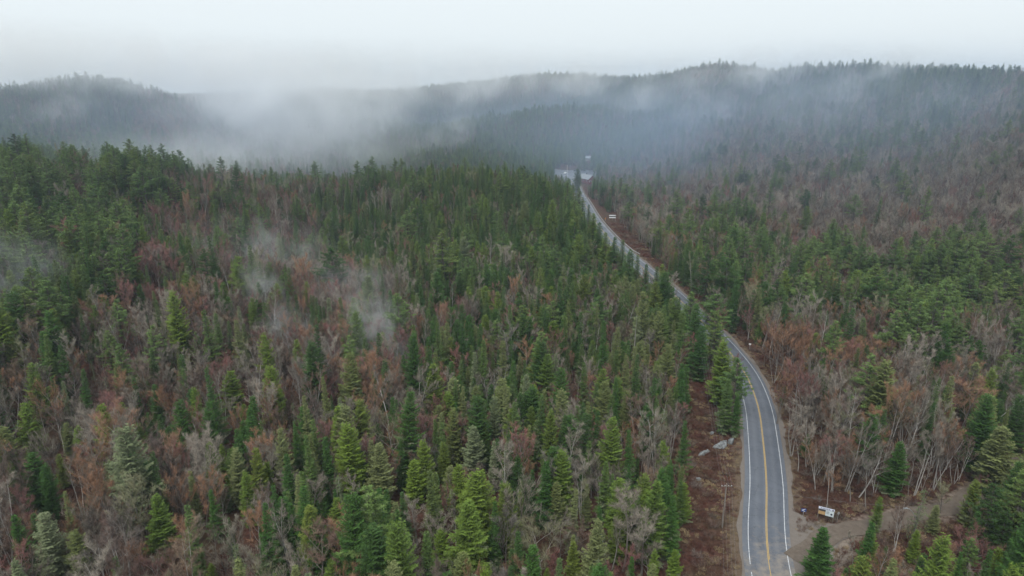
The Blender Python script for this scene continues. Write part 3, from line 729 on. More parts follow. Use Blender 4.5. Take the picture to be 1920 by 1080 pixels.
# ------------------------------------------------------------------ the rest of the forest
ORD = ['spruce', 'fir', 'pine', 'maple', 'birch', 'snag']
ANCH = [  # px, py, weights (spruce, fir, pine, maple, birch, snag), skins (red, orange, grey for bare; dark, olive, lichen for conifers)
 (60,300,(3,1,6,1.2,.2,.1),(.1,0,.1),(.2,.1,.0)), (250,300,(3,1,6,1,.2,.1),(.2,0,.1),(.2,.1,.0)), (150,450,(4,1,5,1.5,.3,.2),(.1,0,.2),(.3,.1,.05)), (20,560,(4,1,4,2,.3,.2),(.1,0,.2),(.3,.1,.05)),
 (330,480,(3,.6,.4,6,.6,.4),(.6,0,.1),(.2,.1,.1)), (430,400,(4,.5,.6,5,.6,.3),(.3,0,.2),(.3,0,.05)), (550,380,(4,.3,.3,5,.6,.3),(.35,0,.2),(.3,0,.05)), (450,580,(3,.5,.2,7,1,.3),(.2,.05,.3),(.3,.1,.1)),
 (620,560,(2,.5,.1,8,1,.3),(.35,.05,.3),(.3,.1,.1)), (700,650,(2,.6,.1,8,1,.3),(.5,.05,.2),(.3,.1,.1)), (250,620,(2,.5,.3,8,1,.3),(.15,.05,.3),(.3,.1,.1)), (80,650,(1,.8,.2,8,.8,.3),(.1,.05,.25),(.3,.1,.1)),
 (300,800,(1,.9,.1,9,.8,.3),(.25,.1,.2),(.4,.1,.1)), (500,700,(1,.6,.1,9,.8,.3),(.25,.15,.2),(.4,.1,.1)), (100,980,(1,1.4,.1,7,.8,.3),(.1,.1,.2),(.4,.2,.1)), (450,950,(2.5,2.2,.1,6,.8,.3),(.1,.2,.25),(.5,.2,.1)),
 (620,900,(3.5,2.4,.1,5,.8,.3),(.1,.2,.25),(.5,.2,.1)), (750,760,(3.5,1.5,.1,5.5,.8,.3),(.3,.1,.2),(.3,.2,.1)), (900,680,(5,1.6,.1,3.5,.8,.4),(.2,.1,.2),(.35,.15,.08)), (1050,760,(4,1.8,.1,4,.8,.4),(.2,.1,.3),(.35,.2,.1)),
 (1000,1000,(3,1.8,.1,5,.8,.4),(.1,.1,.3),(.4,.2,.1)), (1200,900,(3,1.5,.1,5,1.2,.4),(.15,.1,.3),(.4,.2,.1)), (1180,680,(4,1.8,.2,3.5,1.2,.5),(.2,.1,.3),(.35,.2,.12)), (750,560,(4,1,.2,5,.8,.3),(.25,.1,.2),(.35,.1,.08)),
 (900,330,(8,1,.4,.5,.1,.1),(.1,0,.2),(.25,.05,.0)), (800,420,(8,1,.4,1.6,.2,.15),(.3,0,.2),(.3,.05,.03)), (1020,400,(8,1,.5,.7,.1,.1),(.2,0,.2),(.3,.05,.0)), (1000,520,(6,1.6,.4,2.2,.5,.2),(.2,.1,.2),(.3,.1,.06)), (680,420,(7,.6,.3,2.5,.4,.2),(.3,.0,.2),(.35,.05,.03)),
 (1180,560,(5,2,.6,2.2,.8,.2),(.2,.1,.2),(.3,.2,.1)), (1120,430,(7,1.5,.8,.8,.1,.1),(.1,.1,.2),(.3,.1,.0)), (620,340,(5,.4,.4,3,.4,.2),(.3,0,.2),(.3,0,.05)),
 (1210,400,(2.5,1,1,3.5,1.6,.1),(.2,.2,.3),(.4,.1,.0)), (1260,460,(3,1,1.5,3,1.6,.1),(.1,.2,.2),(.4,.1,.0)), (1380,560,(3.5,1.5,2,2.5,1.5,.1),(.1,.2,.2),(.5,.1,.0)), (1440,470,(2.5,1,2,3.5,.8,.1),(.1,.1,.3),(.4,.1,.0)),
 (1450,650,(.4,.2,.1,8,2.2,.1),(.1,.65,.1),(.5,.1,.0)), (1520,800,(.2,.1,.05,8,3,.1),(.15,.4,.2),(.5,.1,.0)), (1650,700,(1,.5,.1,8,2,.1),(.2,.4,.15),(.5,.1,.0)), (1780,740,(.8,.6,.2,7,2.2,.1),(.15,.4,.2),(.5,.1,.0)), (1700,880,(1.5,1,.2,4,2,.1),(.1,.15,.4),(.6,.1,.0)),
 (1880,780,(2.5,3,1,2,1,.1),(.1,.1,.3),(.4,.4,.0)), (1860,1040,(2,2.5,3.5,1.5,.5,.1),(.1,.1,.3),(.3,.2,.0)), (1650,1040,(1.2,1,.3,4,1.5,.1),(.2,.1,.4),(.5,.1,.0)), (1560,620,(2,.6,.2,7,1,.1),(.2,.4,.15),(.5,.1,.0)),
 (1750,540,(3,1,6,1,.2,.1),(.1,.1,.2),(.2,.0,.0)), (1580,520,(2.5,.6,3,4,.8,.1),(.2,.2,.2),(.3,.0,.0)), (1900,560,(2,.6,6,2,.8,.1),(.1,.1,.3),(.3,.0,.0)), (1900,640,(2,.8,1.5,5,2,.1),(.1,.1,.5),(.3,.0,.0)),
 (1500,380,(1,.5,.8,9,.9,.1),(.15,.0,.25),(.3,.0,.0)), (1700,420,(.8,.3,.6,10,.9,.1),(.15,.0,.25),(.3,.0,.0)), (1880,380,(.6,.3,1,10,.8,.1),(.1,.0,.3),(.3,.0,.0)), (1300,300,(2,.6,1.8,6,.5,.1),(.3,.0,.2),(.3,.0,.0)), (1450,280,(1.6,.6,2.2,7,.5,.1),(.1,.0,.2),(.3,.0,.0)),
 (1700,260,(1.8,.6,3.5,6,.5,.1),(.1,.0,.2),(.3,.0,.0)), (1880,270,(1.5,.4,1.5,8,.5,.1),(.1,.0,.2),(.3,.0,.0)), (1500,160,(3,1,2,4,.3,0),(.0,.0,.1),(.3,.0,.0)), (1750,150,(4,1,3,2.5,.3,0),(.0,.0,.1),(.3,.0,.0)), (1200,220,(4,1,3,2,.2,0),(.2,.0,.1),(.3,.0,.0)), (1220,340,(2,.8,1.5,5,.6,.1),(.5,.0,.1),(.3,.0,.0)),
 (950,240,(5,1,3,.8,.2,0),(.1,.0,.1),(.2,.0,.0)), (1050,270,(5,1,3,1,.4,0),(.2,.0,.1),(.2,.0,.0)), (700,260,(5,1,2,1.5,.2,0),(.1,.0,.1),(.2,.0,.0)), (1000,150,(5,1,2,2,.2,0),(.1,.0,.1),(.2,.0,.0)),
 (200,160,(7,1,2,.8,.2,0),(.1,.0,.1),(.2,.0,.0)), (60,200,(4,.6,2,4,.3,0),(.1,.0,.2),(.2,.0,.0)), (300,230,(1.5,.3,.6,7,.3,0),(.55,.0,.1),(.2,.0,.0)), (120,240,(3,.5,2,5,.3,0),(.2,.0,.2),(.2,.0,.0)), (430,260,(3,.5,.8,5,.3,0),(.3,.0,.2),(.2,.0,.0)),
]
AP = np.array([(a[0], a[1]) for a in ANCH], float); AW = np.array([a[2] for a in ANCH], float); AW /= AW.sum(1)[:, None]
AB = np.array([a[3] for a in ANCH], float); AC = np.array([a[4] for a in ANCH], float)
# stretches of the photo where ground, road or village can be seen between the trees
OPEN = [
 [(1393,1090),(1396,800),(1404,755),(1412,712),(1392,665),(1364,630),(1376,628),(1424,690),(1462,780),(1484,900),(1505,935),(1625,962),(1625,985),(1580,1010),(1575,1090)],
 [(1096,370),(1108,372),(1140,404),(1215,474),(1243,505),(1236,512),(1212,498),(1192,494),(1186,475),(1150,452),(1128,430),(1106,400)],
 [(1262,530),(1272,533),(1294,552),(1286,556),(1268,545)], [(1318,584),(1326,584),(1334,596),(1326,596)],
 [(1297,1090),(1304,900),(1300,800),(1300,700),(1308,665),(1328,680),(1345,770),(1390,825),(1397,1090)],
 [(1500,935),(1500,915),(1560,940),(1630,960),(1625,985),(1560,990),(1500,990)], [(1765,985),(1765,945),(1800,928),(1812,940),(1812,985)],
 [(1090,347),(1089,322),(1112,322),(1110,346)], [(1040,324),(1042,318),(1064,314),(1084,318),(1074,329)],
 [(1097,301),(1097,294),(1108,294),(1108,301)],
 [(1136,413),(1138,400),(1158,400),(1160,414)],
 [(1396,660),(1396,640),(1412,640),(1412,662)],
 [(1305,665),(1308,606),(1320,606),(1318,665)],
]
def opened(x, y, h, ht, w):
    bad = np.zeros(len(x), bool)
    for fr in (0, .15, .3, .45, .6, .75, .9, 1.0):
        px, py, d = proj(x, y, h+ht*fr); ww = w*(1 if fr < .5 else 1.9*(1-fr)+.05)*F/d*np.where(d > 260, .35, .75)
        for s_ in (-1, 0, 1):
            for pl in OPEN: bad |= pinp(px+s_*ww, py, pl)
    return bad
cand = []
def band(zlo, zhi, sp):
    x0, x1 = -0.86*zhi-20, 0.86*zhi+20
    xs = np.arange(x0, x1, sp); ys = np.arange(zlo, zhi, sp)
    X, Y = np.meshgrid(xs, ys); X = X.ravel()+npr.uniform(-.5, .5, X.size)*sp*1.1; Y = Y.ravel()+npr.uniform(-.5, .5, Y.size)*sp*1.1
    k = (np.abs(X) < .84*Y+30); cand.append(np.stack([X[k], Y[k]], 1))
band(62, 260, 3.1); band(260, 480, 3.6); band(480, 800, 3.5); band(800, 1250, 4.4); band(1250, 1650, 5.5)
Q = np.concatenate(cand); X, Y = Q[:, 0], Q[:, 1]
dR, _ = rdist(X, Y, RC); dS_, _ = rdist(X, Y, SC)
k = (dR > 6.1) & (dS_ > 3.6) & ~((np.hypot((X-62)/28, (Y-632)/16) < 1)); X, Y = X[k], Y[k]
Hh = ground(X, Y); px, py, dz = proj(X, Y, Hh+12)
k = (px > -140) & (px < 2060) & (py > 60) & (py < 1230); X, Y, Hh, px, py, dz = (a[k] for a in (X, Y, Hh, px, py, dz))
# never grow through a landmark tree
for lx, ly, lr in lm_xy:
    k = np.hypot(X-lx, Y-ly) > lr+.9; X, Y, Hh, px, py, dz = (a[k] for a in (X, Y, Hh, px, py, dz))
# hidden behind a crest: skip what the hills cover
vis = np.ones(len(X), bool)
for fr in np.linspace(.25, .97, 26):
    g = ground(X*fr, Y*fr)+4; ray = CAM_H+(Hh+20-CAM_H)*fr; vis &= ray > g
X, Y, Hh, px, py, dz = (a[vis] for a in (X, Y, Hh, px, py, dz))
D2 = ((px[:, None]-AP[None, :, 0])**2+(py[:, None]-AP[None, :, 1])**2)+150.0
wgt = 1/D2**3.0; wgt /= wgt.sum(1)[:, None]
AW[:, 3] *= np.where((AP[:, 0] > 1150) & (AP[:, 1] < 450), np.where(AP[:, 1] > 230, 4.5, 1.5), np.where((AP[:, 0] > 400) & (AP[:, 0] < 1300) & (AP[:, 1] > 620), .95, 1.25)); AW[:, 4] *= np.where((AP[:, 0] > 1400) & (AP[:, 1] > 560), 2.0, 1.0); AW[:, 5] *= .6; AW /= AW.sum(1)[:, None]
hl = (AP[:, 0] > 1150) & (AP[:, 1] < 450); AB[hl, 2] += .35; AB[hl, 0] *= .5
PW = wgt @ AW; PB = wgt @ AB; PC = wgt @ AC
# clumps: kinds favour their own kind nearby
cl = np.stack([np.sin(X/13+i*2.1+np.sin(Y/17+i))*np.cos(Y/11-i*1.3+np.sin(X/23)) for i in range(6)], 1)
PW = PW*np.exp(.9*cl); PW /= PW.sum(1)[:, None]
cs = PW.cumsum(1); u = npr.rand(len(X)); KI = (u[:, None] > cs).sum(1).clip(0, 5)
VI = npr.randint(0, 60, len(X)); SZ = np.clip(npr.normal(.88, .22, len(X)), .40, 1.35)*np.where(KI == 2, .92, 1)*np.interp(dz, [300, 420, 600, 900], [1.04, .88, .70, .66]); WD = npr.uniform(.85, 1.2, len(X))*np.where(KI == 2, 1.15, 1); RZ = npr.uniform(0, 6.28, len(X))
SKINS = {'spruce': [None,'dark','olive','lichen'], 'fir': [None,'dark','olive','lichen'], 'pine': [None,'dark'], 'maple': [None,'twig_red','twig_orange','twig_grey','twig_olive'], 'birch': [None,'twig_grey','twig_olive'], 'snag': [None]}
skin = np.zeros(len(X), int); us = npr.rand(len(X))
con = KI <= 1; t0 = PC[:, 0]; t1 = t0+PC[:, 1]; t2 = t1+PC[:, 2]
skin = np.where(con, np.where(us < t0, 1, np.where(us < t1, 2, np.where(us < t1+.4*PC[:, 2], 3, 0))), skin)
skin = np.where(KI == 2, (us < PC[:, 0]*.6).astype(int), skin)
b0 = PB[:, 0]; b1 = b0+PB[:, 1]; b2 = b1+PB[:, 2]
b0 = b0*.75
skin = np.where(KI == 3, np.where(us < b0, 1, np.where(us < b1, 2, np.where(us < b2, 3, np.where(us > .95, 4, 0)))), skin)
skin = np.where(KI == 4, np.where(us < .5, 1, np.where(us > .9, 2, 0)), skin)
H0 = np.zeros(len(X)); W0 = np.zeros(len(X))
for i, kd in enumerate(ORD):
    nv = len(VAR[kd]); sel = KI == i
    H0[sel] = np.array([q['H'] for q in VAR[kd]])[VI[sel] % nv]; W0[sel] = np.array([q['w'] for q in VAR[kd]])[VI[sel] % nv]
HT = H0*SZ; WW = W0*SZ*WD
bad = opened(X, Y, Hh, HT, WW)
small = bad & (npr.rand(len(X)) < .0)
for (lx, ly, lh, lw, lz), L_ in zip(lm_pix, LM):      # keep the upper part of every landmark tree clear of nearer trees
    tpx, tpy, td = proj(X, Y, Hh+HT); ww = WW*F/td
    yy = ly+lh*(.42 if L_[2] != 0 and L_[3] not in ('maple', 'birch') else .12)
    bad |= (td < lz) & (np.abs(tpx-lx) < lw*.5+ww*.5) & (tpy < yy) & (tpy+HT*F*CP/td > ly)
ok = ~bad
X, Y, Hh, px, py, dz, KI, VI, SZ, WD, RZ, skin, HT, WW = (a[ok] for a in (X, Y, Hh, px, py, dz, KI, VI, SZ, WD, RZ, skin, HT, WW))
tpx, tpy, td = proj(X, Y, Hh+HT)
inframe = (tpx > -10) & (tpx < 1930) & (tpy < 1075)
KD = {'spruce': 'slender spruce', 'fir': 'bushy conifer', 'pine': 'layered pine', 'maple': 'bare leafless tree', 'birch': 'bare birch with whitish stems', 'snag': 'dead lichen-hung conifer'}
KD2 = {'spruce': 'slender spruce', 'fir': 'bushy fir', 'pine': 'layered pine', 'maple': 'leafless tree', 'birch': 'leafless birch', 'snag': 'dead conifer'}
def zone(x, y, px, py):
    i = int(rdist(np.array([x]), np.array([y]), RC)[1][0]); right = (x-RC[i][0])*NR[i][0]+(y-RC[i][1])*NR[i][1] > 0
    d = math.hypot(x-RC[i][0], y-RC[i][1])
    if right:
        if py > 900: return 'around the gravel junction, lower right'
        if d < 22: return 'along the right side of the road'
        return 'in the woods between road and right edge'
    if d < 26: return 'beside the cleared strip left of the road'
    col = 'left' if px < 330 else 'centre-left' if px < 700 else 'centre'
    row = 'along the bottom edge' if py > 950 else 'low on the near slope' if py > 800 else 'half way up the near slope' if py > 640 else 'high on the near slope'
    return row+', '+col
import re
refs = []
for L in LM:
    if L[7] == 'ROW': refs.append(None); continue
    w_ = L[7].replace(',', '').split(); base = re.split(r' (?:standing|in|behind|right|left|above|below|under|at|among|with|beside|between|on|hiding|near|cut|just|alone|half|rising|glowing|over|against|filling|seen|leaning|overhanging|like|hiding)\b', ' '.join(w_))[0].split()
    n_ = max(len(base), 3); cands = [' '.join(q[7].replace(',', '').split()[:n_]) for q in LM]
    while cands.count(' '.join(w_[:n_])) > 1 and n_ < 8: n_ += 1; cands = [' '.join(q[7].replace(',', '').split()[:n_]) for q in LM]
    while w_[n_-1] in ('the','a','of','in','at','on','and','with','right','left','just','its','over','under','above','below','by','to','from','behind','beside','between','against') and n_ < len(w_): n_ += 1
    refs.append(' '.join(w_[:min(n_, 9)]))
lmp = np.array([(L[0], L[1]+L[2]*.4) if r_ else (-9999, -9999) for L, r_ in zip(LM, refs)], float)
used = {}
def near_label(desc, x_, y_):
    d_ = np.hypot(lmp[:, 0]-x_, (lmp[:, 1]-y_)*1.1); order_ = d_.argsort()[:6]
    for o_ in order_:
        dx, dy = x_-lmp[o_, 0], y_-lmp[o_, 1]
        rel = ('right of' if dx > 0 else 'left of') if abs(dx) > abs(dy)*.8 else ('in front of' if dy > 0 else 'behind')
        lab = desc+' '+rel+' the '+refs[o_]
        if len(lab.split()) <= 16 and lab not in used: used[lab] = 1; return lab
    o_ = order_[0]; dx, dy = x_-lmp[o_, 0], y_-lmp[o_, 1]
    rel = ('right of' if dx > 0 else 'left of') if abs(dx) > abs(dy)*.8 else ('in front of' if dy > 0 else 'behind')
    for od in ('second','third','fourth','fifth','sixth','seventh','eighth','ninth','tenth','eleventh','twelfth'):
        lab = od+' '+desc+' '+rel+' the '+refs[o_]
        if len(lab.split()) > 16: lab = ' '.join(lab.split()[:16])
        if lab not in used: used[lab] = 1; return lab
    return lab
size = HT/td*np.where(inframe, 1, 0)
gname = {}
nmax = {'spruce': 250, 'fir': 235, 'pine': 220, 'maple': 262, 'birch': 250, 'snag': 120}
GN_ROT = {}
def scatter(name, sources, pts, rot, scl, var, kind='stuff', label=None, cat=None):
    """one object holding the uncountable rest"""
    col = bpy.data.collections.new(name+'_kinds')
    for o in sources: col.objects.link(o)
    me = bpy.data.meshes.new(name); me.from_pydata(pts.tolist(), [], [])
    a = me.attributes.new('rot', 'FLOAT', 'POINT'); a.data.foreach_set('value', rot.astype(np.float32))
    a = me.attributes.new('scl', 'FLOAT_VECTOR', 'POINT'); a.data.foreach_set('vector', scl.astype(np.float32).ravel())
    a = me.attributes.new('var', 'INT', 'POINT'); a.data.foreach_set('value', var.astype(np.int32))
    o = bpy.data.objects.new(name, me); COL.objects.link(o)
    g = bpy.data.node_groups.new(name, 'GeometryNodeTree')
    g.interface.new_socket('Geometry', in_out='INPUT', socket_type='NodeSocketGeometry'); g.interface.new_socket('Geometry', in_out='OUTPUT', socket_type='NodeSocketGeometry')
    N = g.nodes.new; gi = N('NodeGroupInput'); g_o = N('NodeGroupOutput'); ci = N('GeometryNodeCollectionInfo'); ip = N('GeometryNodeInstanceOnPoints')
    ci.inputs['Collection'].default_value = col; ci.inputs['Separate Children'].default_value = True; ci.inputs['Reset Children'].default_value = True
    ip.inputs['Pick Instance'].default_value = True
    def attr(nm, dt):
        q = N('GeometryNodeInputNamedAttribute'); q.data_type = dt; q.inputs['Name'].default_value = nm; return q.outputs['Attribute']
    cx = N('ShaderNodeCombineXYZ'); g.links.new(attr('rot', 'FLOAT'), cx.inputs['Z'])
    g.links.new(gi.outputs[0], ip.inputs['Points']); g.links.new(ci.outputs[0], ip.inputs['Instance']); g.links.new(attr('var', 'INT'), ip.inputs['Instance Index'])
    g.links.new(cx.outputs[0], ip.inputs['Rotation']); g.links.new(attr('scl', 'FLOAT_VECTOR'), ip.inputs['Scale']); g.links.new(ip.outputs[0], g_o.inputs[0])
    md = o.modifiers.new('scatter', 'NODES'); md.node_group = g
    tag(o, label, cat, kind=kind); return o
for i, kd in enumerate(ORD):
    sel = np.where(KI == i)[0]; order = sel[np.argsort(-size[sel])]
    near = [j for j in order[:nmax[kd]] if inframe[j]]; ns = set(near)
    sk = SKINS[kd]; nv = len(VAR[kd])
    for j in near:
        s_ = SZ[j]; skn = sk[skin[j] % len(sk)]; hw = 'tall ' if HT[j] > (17 if kd == 'pine' else 13) else 'short ' if HT[j] < 9.5 else 'mid-height '
        lab = (hw+((SKN.get(skn)+' ') if skn else '')+KD[kd]+' '+zone(X[j], Y[j], tpx[j], tpy[j]))
        grp = lab; lab = near_label((hw+((SKN.get(skn)+' ') if skn else '')+KD2[kd]), tpx[j], tpy[j]+HT[j]/td[j]*500)
        place_tree(kd, int(VI[j]), (X[j], Y[j], Hh[j]-.1), (s_*WD[j], s_*WD[j], s_), RZ[j], lab, grp.replace('tall ','').replace('mid-height ','').replace('short ','').replace(' spruce', ' spruces').replace(' conifer', ' conifers').replace(' pine', ' pines').replace(' tree', ' trees').replace(' birch', ' birches'), crown_mat=skn,
                   lean=(rnd.gauss(0,.03), rnd.gauss(0,.03)) if i < 3 else (rnd.gauss(0,.06), rnd.gauss(0,.06)))
    rest = np.array([j for j in sel if j not in ns])
    srcs = []
    for a_, skn in enumerate(sk):
        for b_ in range(nv):
            o = bpy.data.objects.new('%s_%02d' % (kd, a_*nv+b_), VAR[kd][b_]['both'])
            if skn: o.material_slots[1].link = 'OBJECT'; o.material_slots[1].material = M[skn]
            srcs.append(o)
    var = (skin[rest] % len(sk))*nv+(VI[rest] % nv)
    s3 = np.stack([SZ[rest]*WD[rest], SZ[rest]*WD[rest], SZ[rest]], 1)
    nmn = {'spruce':'spruce_forest','fir':'fir_forest','pine':'pine_forest','maple':'bare_forest','birch':'birch_forest','snag':'dead_forest'}[kd]
    scatter(nmn, srcs, np.stack([X[rest], Y[rest], Hh[rest]-.1], 1), RZ[rest], s3, var)
    print(kd, 'near', len(near), 'rest', len(rest))


# ------------------------------------------------------------------ undergrowth on the open ground
def tuft(seed, n, h, w, spread):
    r = random.Random(seed); mb = MB()
    for _ in range(n):
        a = r.uniform(0, 6.28); q = r.random()**.5*spread
        p = Vector((math.cos(a)*q, math.sin(a)*q, -.05)); L = h*r.uniform(.5, 1.1); tt = r.random()
        d = Vector((math.cos(a)*.5+r.gauss(0,.3), math.sin(a)*.5+r.gauss(0,.3), 1)).normalized()
        e = p+d*L; blade(mb, p, e, w, tt)
        for _ in range(4):
            c = p.lerp(e, r.uniform(.3,.9)); blade(mb, c, c+Vector((r.gauss(0,1), r.gauss(0,1), .8)).normalized()*L*.4, w*.7, tt)
    return mb
srcs = []
for i in range(3):
    srcs.append(bpy.data.objects.new('shrub_%d' % i, tuft(700+i, 46, 1.0, .022, .7).mesh('shrub', [M['shrub']])))
for i in range(2):
    srcs.append(bpy.data.objects.new('tuft_%d' % i, tuft(720+i, 60, .45, .022, .45).mesh('grass_tuft', [M['grassy']])))
srcs.append(bpy.data.objects.new('twiggy_0', tuft(730, 60, 1.8, .022, .9).mesh('thicket', [M['twig']])))
ux = npr.uniform(-10, 150, 60000); uy = npr.uniform(85, 420, 60000)
dR, iR = rdist(ux, uy, RC); dS_, _ = rdist(ux, uy, SC)
k = (dR > 5.6) & (dS_ > 3.2) & ((dR < 24) | (dS_ < 18)) & (npr.rand(60000) < np.where(uy < 240, 1, .6))
ux, uy, dR, iR, dS_ = (a[k] for a in (ux, uy, dR, iR, dS_))
left = ((ux-RC[iR, 0])*NR[iR, 0]+(uy-RC[iR, 1])*NR[iR, 1]) < 0
u = npr.rand(len(ux)); pg = np.where(left & (dR < 10) & (uy < 160), .75, np.where(dR < 7.5, .35, .06)); pg = np.maximum(pg, np.where(dS_ < 8, .5, 0))
clump = np.sin(ux/2.3+np.sin(uy/3.1)*2)*np.cos(uy/2.9+np.sin(ux/4)*1.5)
v = np.where(u < pg, 3+npr.randint(0, 2, len(ux)), np.where(u > .95, 5, npr.randint(0, 3, len(ux))))
v = np.where((clump < -.45) & (v < 3), 3, v)
s_ = npr.uniform(.5, 1.15, len(ux))*np.where(dR < 8, .7, 1)
scatter('undergrowth', srcs, np.stack([ux, uy, ground(ux, uy)], 1), npr.uniform(0, 6.28, len(ux)), np.stack([s_, s_, s_*npr.uniform(.7, 1.2, len(ux))], 1), v)

# ------------------------------------------------------------------ rocks on the cleared strip
MR = NT('pale_rock'); r1 = MR.noise(1.6, 8, .7); MR.col(MR.ramp(r1, [(.38,(.07,.07,.068)),(.5,(.18,.19,.19)),(.7,(.34,.36,.37))])).set(.85, .3); MR.bump(r1, .7, .25)
def rock(px, py, size, rz, seed, label):
    import bmesh
    r = random.Random(seed); x, y, g, z = hit(px, py)
    bm = bmesh.new(); bmesh.ops.create_icosphere(bm, subdivisions=3, radius=1)
    planes = [(Vector((r.gauss(0,1), r.gauss(0,1), r.gauss(.2,.8))).normalized(), r.uniform(.55,.85)) for _ in range(11)]
    for v_ in bm.verts:
        for n_, d_ in planes:
            q = v_.co.dot(n_)
            if q > d_: v_.co -= n_*(q-d_)
        v_.co += Vector((r.gauss(0,.02), r.gauss(0,.02), r.gauss(0,.02)))
        v_.co = Vector((v_.co.x*size[0]/2, v_.co.y*size[1]/2, v_.co.z*size[2]/2))
    me = bpy.data.meshes.new('boulder'); bm.to_mesh(me); bm.free(); me.materials.append(MR.m)
    o = bpy.data.objects.new('boulder', me); COL.objects.link(o); o.location = (x, y, g+size[2]*.08); o.rotation_euler = (R(12), R(-14), rz)
    tag(o, label, 'boulder', 'pale rocks on the cleared strip')
rock(1320, 852, (3.8,1.8,1.5), R(25), 1, 'long pale slab of rock lying left of the larger outcrop')
rock(1350, 842, (5.2,2.4,2.3), R(20), 2, 'largest grey rock of the outcrop under the power lines')
rock(1370, 832, (2.2,1.9,3.0), R(60), 3, 'upright grey rock at the right end of the outcrop')
rock(1334, 815, (1.6,1.1,.9), R(10), 4, 'small half-buried rock above the outcrop')
rock(1309, 903, (1.7,1.2,1.2), R(70), 5, 'small pale boulder lower down at the tree edge')

# ------------------------------------------------------------------ poles and lines
MWood = plain('weathered_pole_wood', (.20,.175,.15), .85); MGal = plain('galvanised_steel', (.50,.52,.54), .45, .6, .1)
MDark = plain('dark_metal', (.05,.05,.055), .5); MWhite = plain('white_enamel', (.78,.79,.80), .5, 0, .06); MWire = plain('wire', (.22,.22,.23), .6)
MLens = plain('lamp_glass', (.7,.7,.66), .3, 0, .05)
tops = []
def pole(px, py, h, label, lean=(0, 0), arm=True, xyz=None, rz=0):
    if xyz: x, y = xyz
    else: x, y, g, z = hit(px, py, h)
    g = gh(x, y); x -= math.sin(lean[1])*h
    e = thing('utility_pole', label, 'utility pole', (x, y, g), 0, 'wooden poles carrying the power lines')
    e.rotation_euler = (lean[0], lean[1], rz)
    a = MB(); a.tube([(0,0,-1),(0,0,h*.5),(0,0,h)], [.17,.14,.11], 9); a.build('pole', MWood, e)
    if arm:
        a = MB(); a.box((0,-.16,h-.5), (2.2,.1,.12)); a.build('crossarm', MWood, e)
        for q in (-.95,-.35,.35,.95):
            a = MB(); a.tube([(q,-.16,h-.44),(q,-.16,h-.36),(q,-.16,h-.30),(q,-.16,h-.24)], [.03,.06,.045,.03], 8); a.build('insulator', MWhite, e)
    mt = Matrix.Rotation(lean[1], 4, 'Y'); t_ = mt @ Vector((0,0,h-.2))
    return e, Vector((x, y, g))+t_
def wire(p, q, sag, label, off=0, n=16, name='power_line'):
    d = (q-p); sd = Vector((d.y, -d.x, 0)).normalized()*off; a = MB()
    pts = [p.lerp(q, i/n)+sd-Vector((0,0,4*sag*(i/n)*(1-i/n))) for i in range(n+1)]
    a.tube([tuple(v) for v in pts], [.010]*(n+1), 4); o = a.build(name, MWire); tag(o, label, 'cable', 'power lines'); return o
e1, t1 = pole(1362, 913, 10, 'wooden pole with a crossarm standing in dry grass on the cleared strip')
e2, t2 = pole(1314, 611, 10, 'pale wooden pole leaning at the head of the cleared strip', lean=(0, .04))
e4, t4 = pole(1722, 955, 9.6, 'wooden pole carrying the street lamp by the gravel road', arm=False)
d12 = (t1-t2); d12.z = 0; d12.normalize()
e3, t3 = pole(0, 0, 10, 'wooden pole of the line nearest to the viewer, below the frame', xyz=(t1.x+d12.x*62-4, t1.y+d12.y*62))
e5, t5 = pole(0, 0, 9.5, 'wooden pole of the side line beyond the right margin', arm=False, xyz=(134, 176))
for k, q in enumerate((-.95,-.35,.35,.95)):
    wire(t2, t1, 1.2, 'power line strand %s over the rocks of the cleared strip' % ('nearest the forest','second from the forest','second from the road','nearest the road')[3-k], q)
    wire(t1, t3, 1.0, 'power line strand %s running down out of the frame' % ('nearest the forest','second from the forest','second from the road','nearest the road')[3-k], q)
wire(t1, t4, .7, 'single cable crossing high over the road to the lamp pole')
wire(t4, t5, .8, 'upper cable from the lamp pole over the dark woods to the right')
wire(t4-Vector((0,0,1.5)), t5-Vector((0,0,2)), 1.0, 'lower cable from the lamp pole towards the right margin')
sl_ = thing('street_lamp', 'grey curved-arm street lamp fixed to the pole by the gravel road', 'street lamp', (t4.x, t4.y, t4.z-9.4))
a = MB(); a.tube([(-.1,-.12,7.0),(-.5,-.12,7.7),(-1.1,-.12,8.6),(-1.7,-.12,9.2),(-2.2,-.12,9.35)], [.05]*5, 7); a.build('lamp_arm', MGal, sl_)
a = MB(); a.box((-2.5,-.12,9.36), (.75,.26,.13)); a.box((-2.5,-.12,9.44), (.5,.2,.06)); hd = a.build('lamp_head', MGal, sl_)
a = MB(); a.box((-2.6,-.12,9.275), (.4,.2,.05)); a.build('lens', MLens, hd)

# ------------------------------------------------------------------ signs
MBlue = plain('blue_sign_face', (.03,.07,.24), .5, 0, .08); MTan = plain('tan_panel', (.46,.30,.14), .6, 0, .1); MInk = plain('dark_ink', (.04,.05,.09), .6, 0, .05)
MPale = plain('pale_panel', (.62,.70,.72), .5, 0, .05); MLav = plain('white_header_panel', (.70,.74,.86), .5, 0, .04); MOrange = plain('orange_marker', (.55,.25,.05), .6)
x, y, g, z = hit(1551, 981)
nb = thing('notice_board', 'notice board with white header strip, tan left panel and pale right panel by the junction', 'notice board', (x-.4, y+.3, g), R(-27))
for q in (-1.42, 1.42):
    a = MB(); a.box((q,0,1.45), (.12,.12,3.1)); a.build('post', MWood, nb)
a = MB(); a.box((0,0,2.02), (2.8,.06,1.75)); a.build('back_panel', MDark, nb)
a = MB(); a.box((0,-.06,2.72), (2.95,.05,.5)); h_ = a.build('header', MLav, nb)
a = MB()
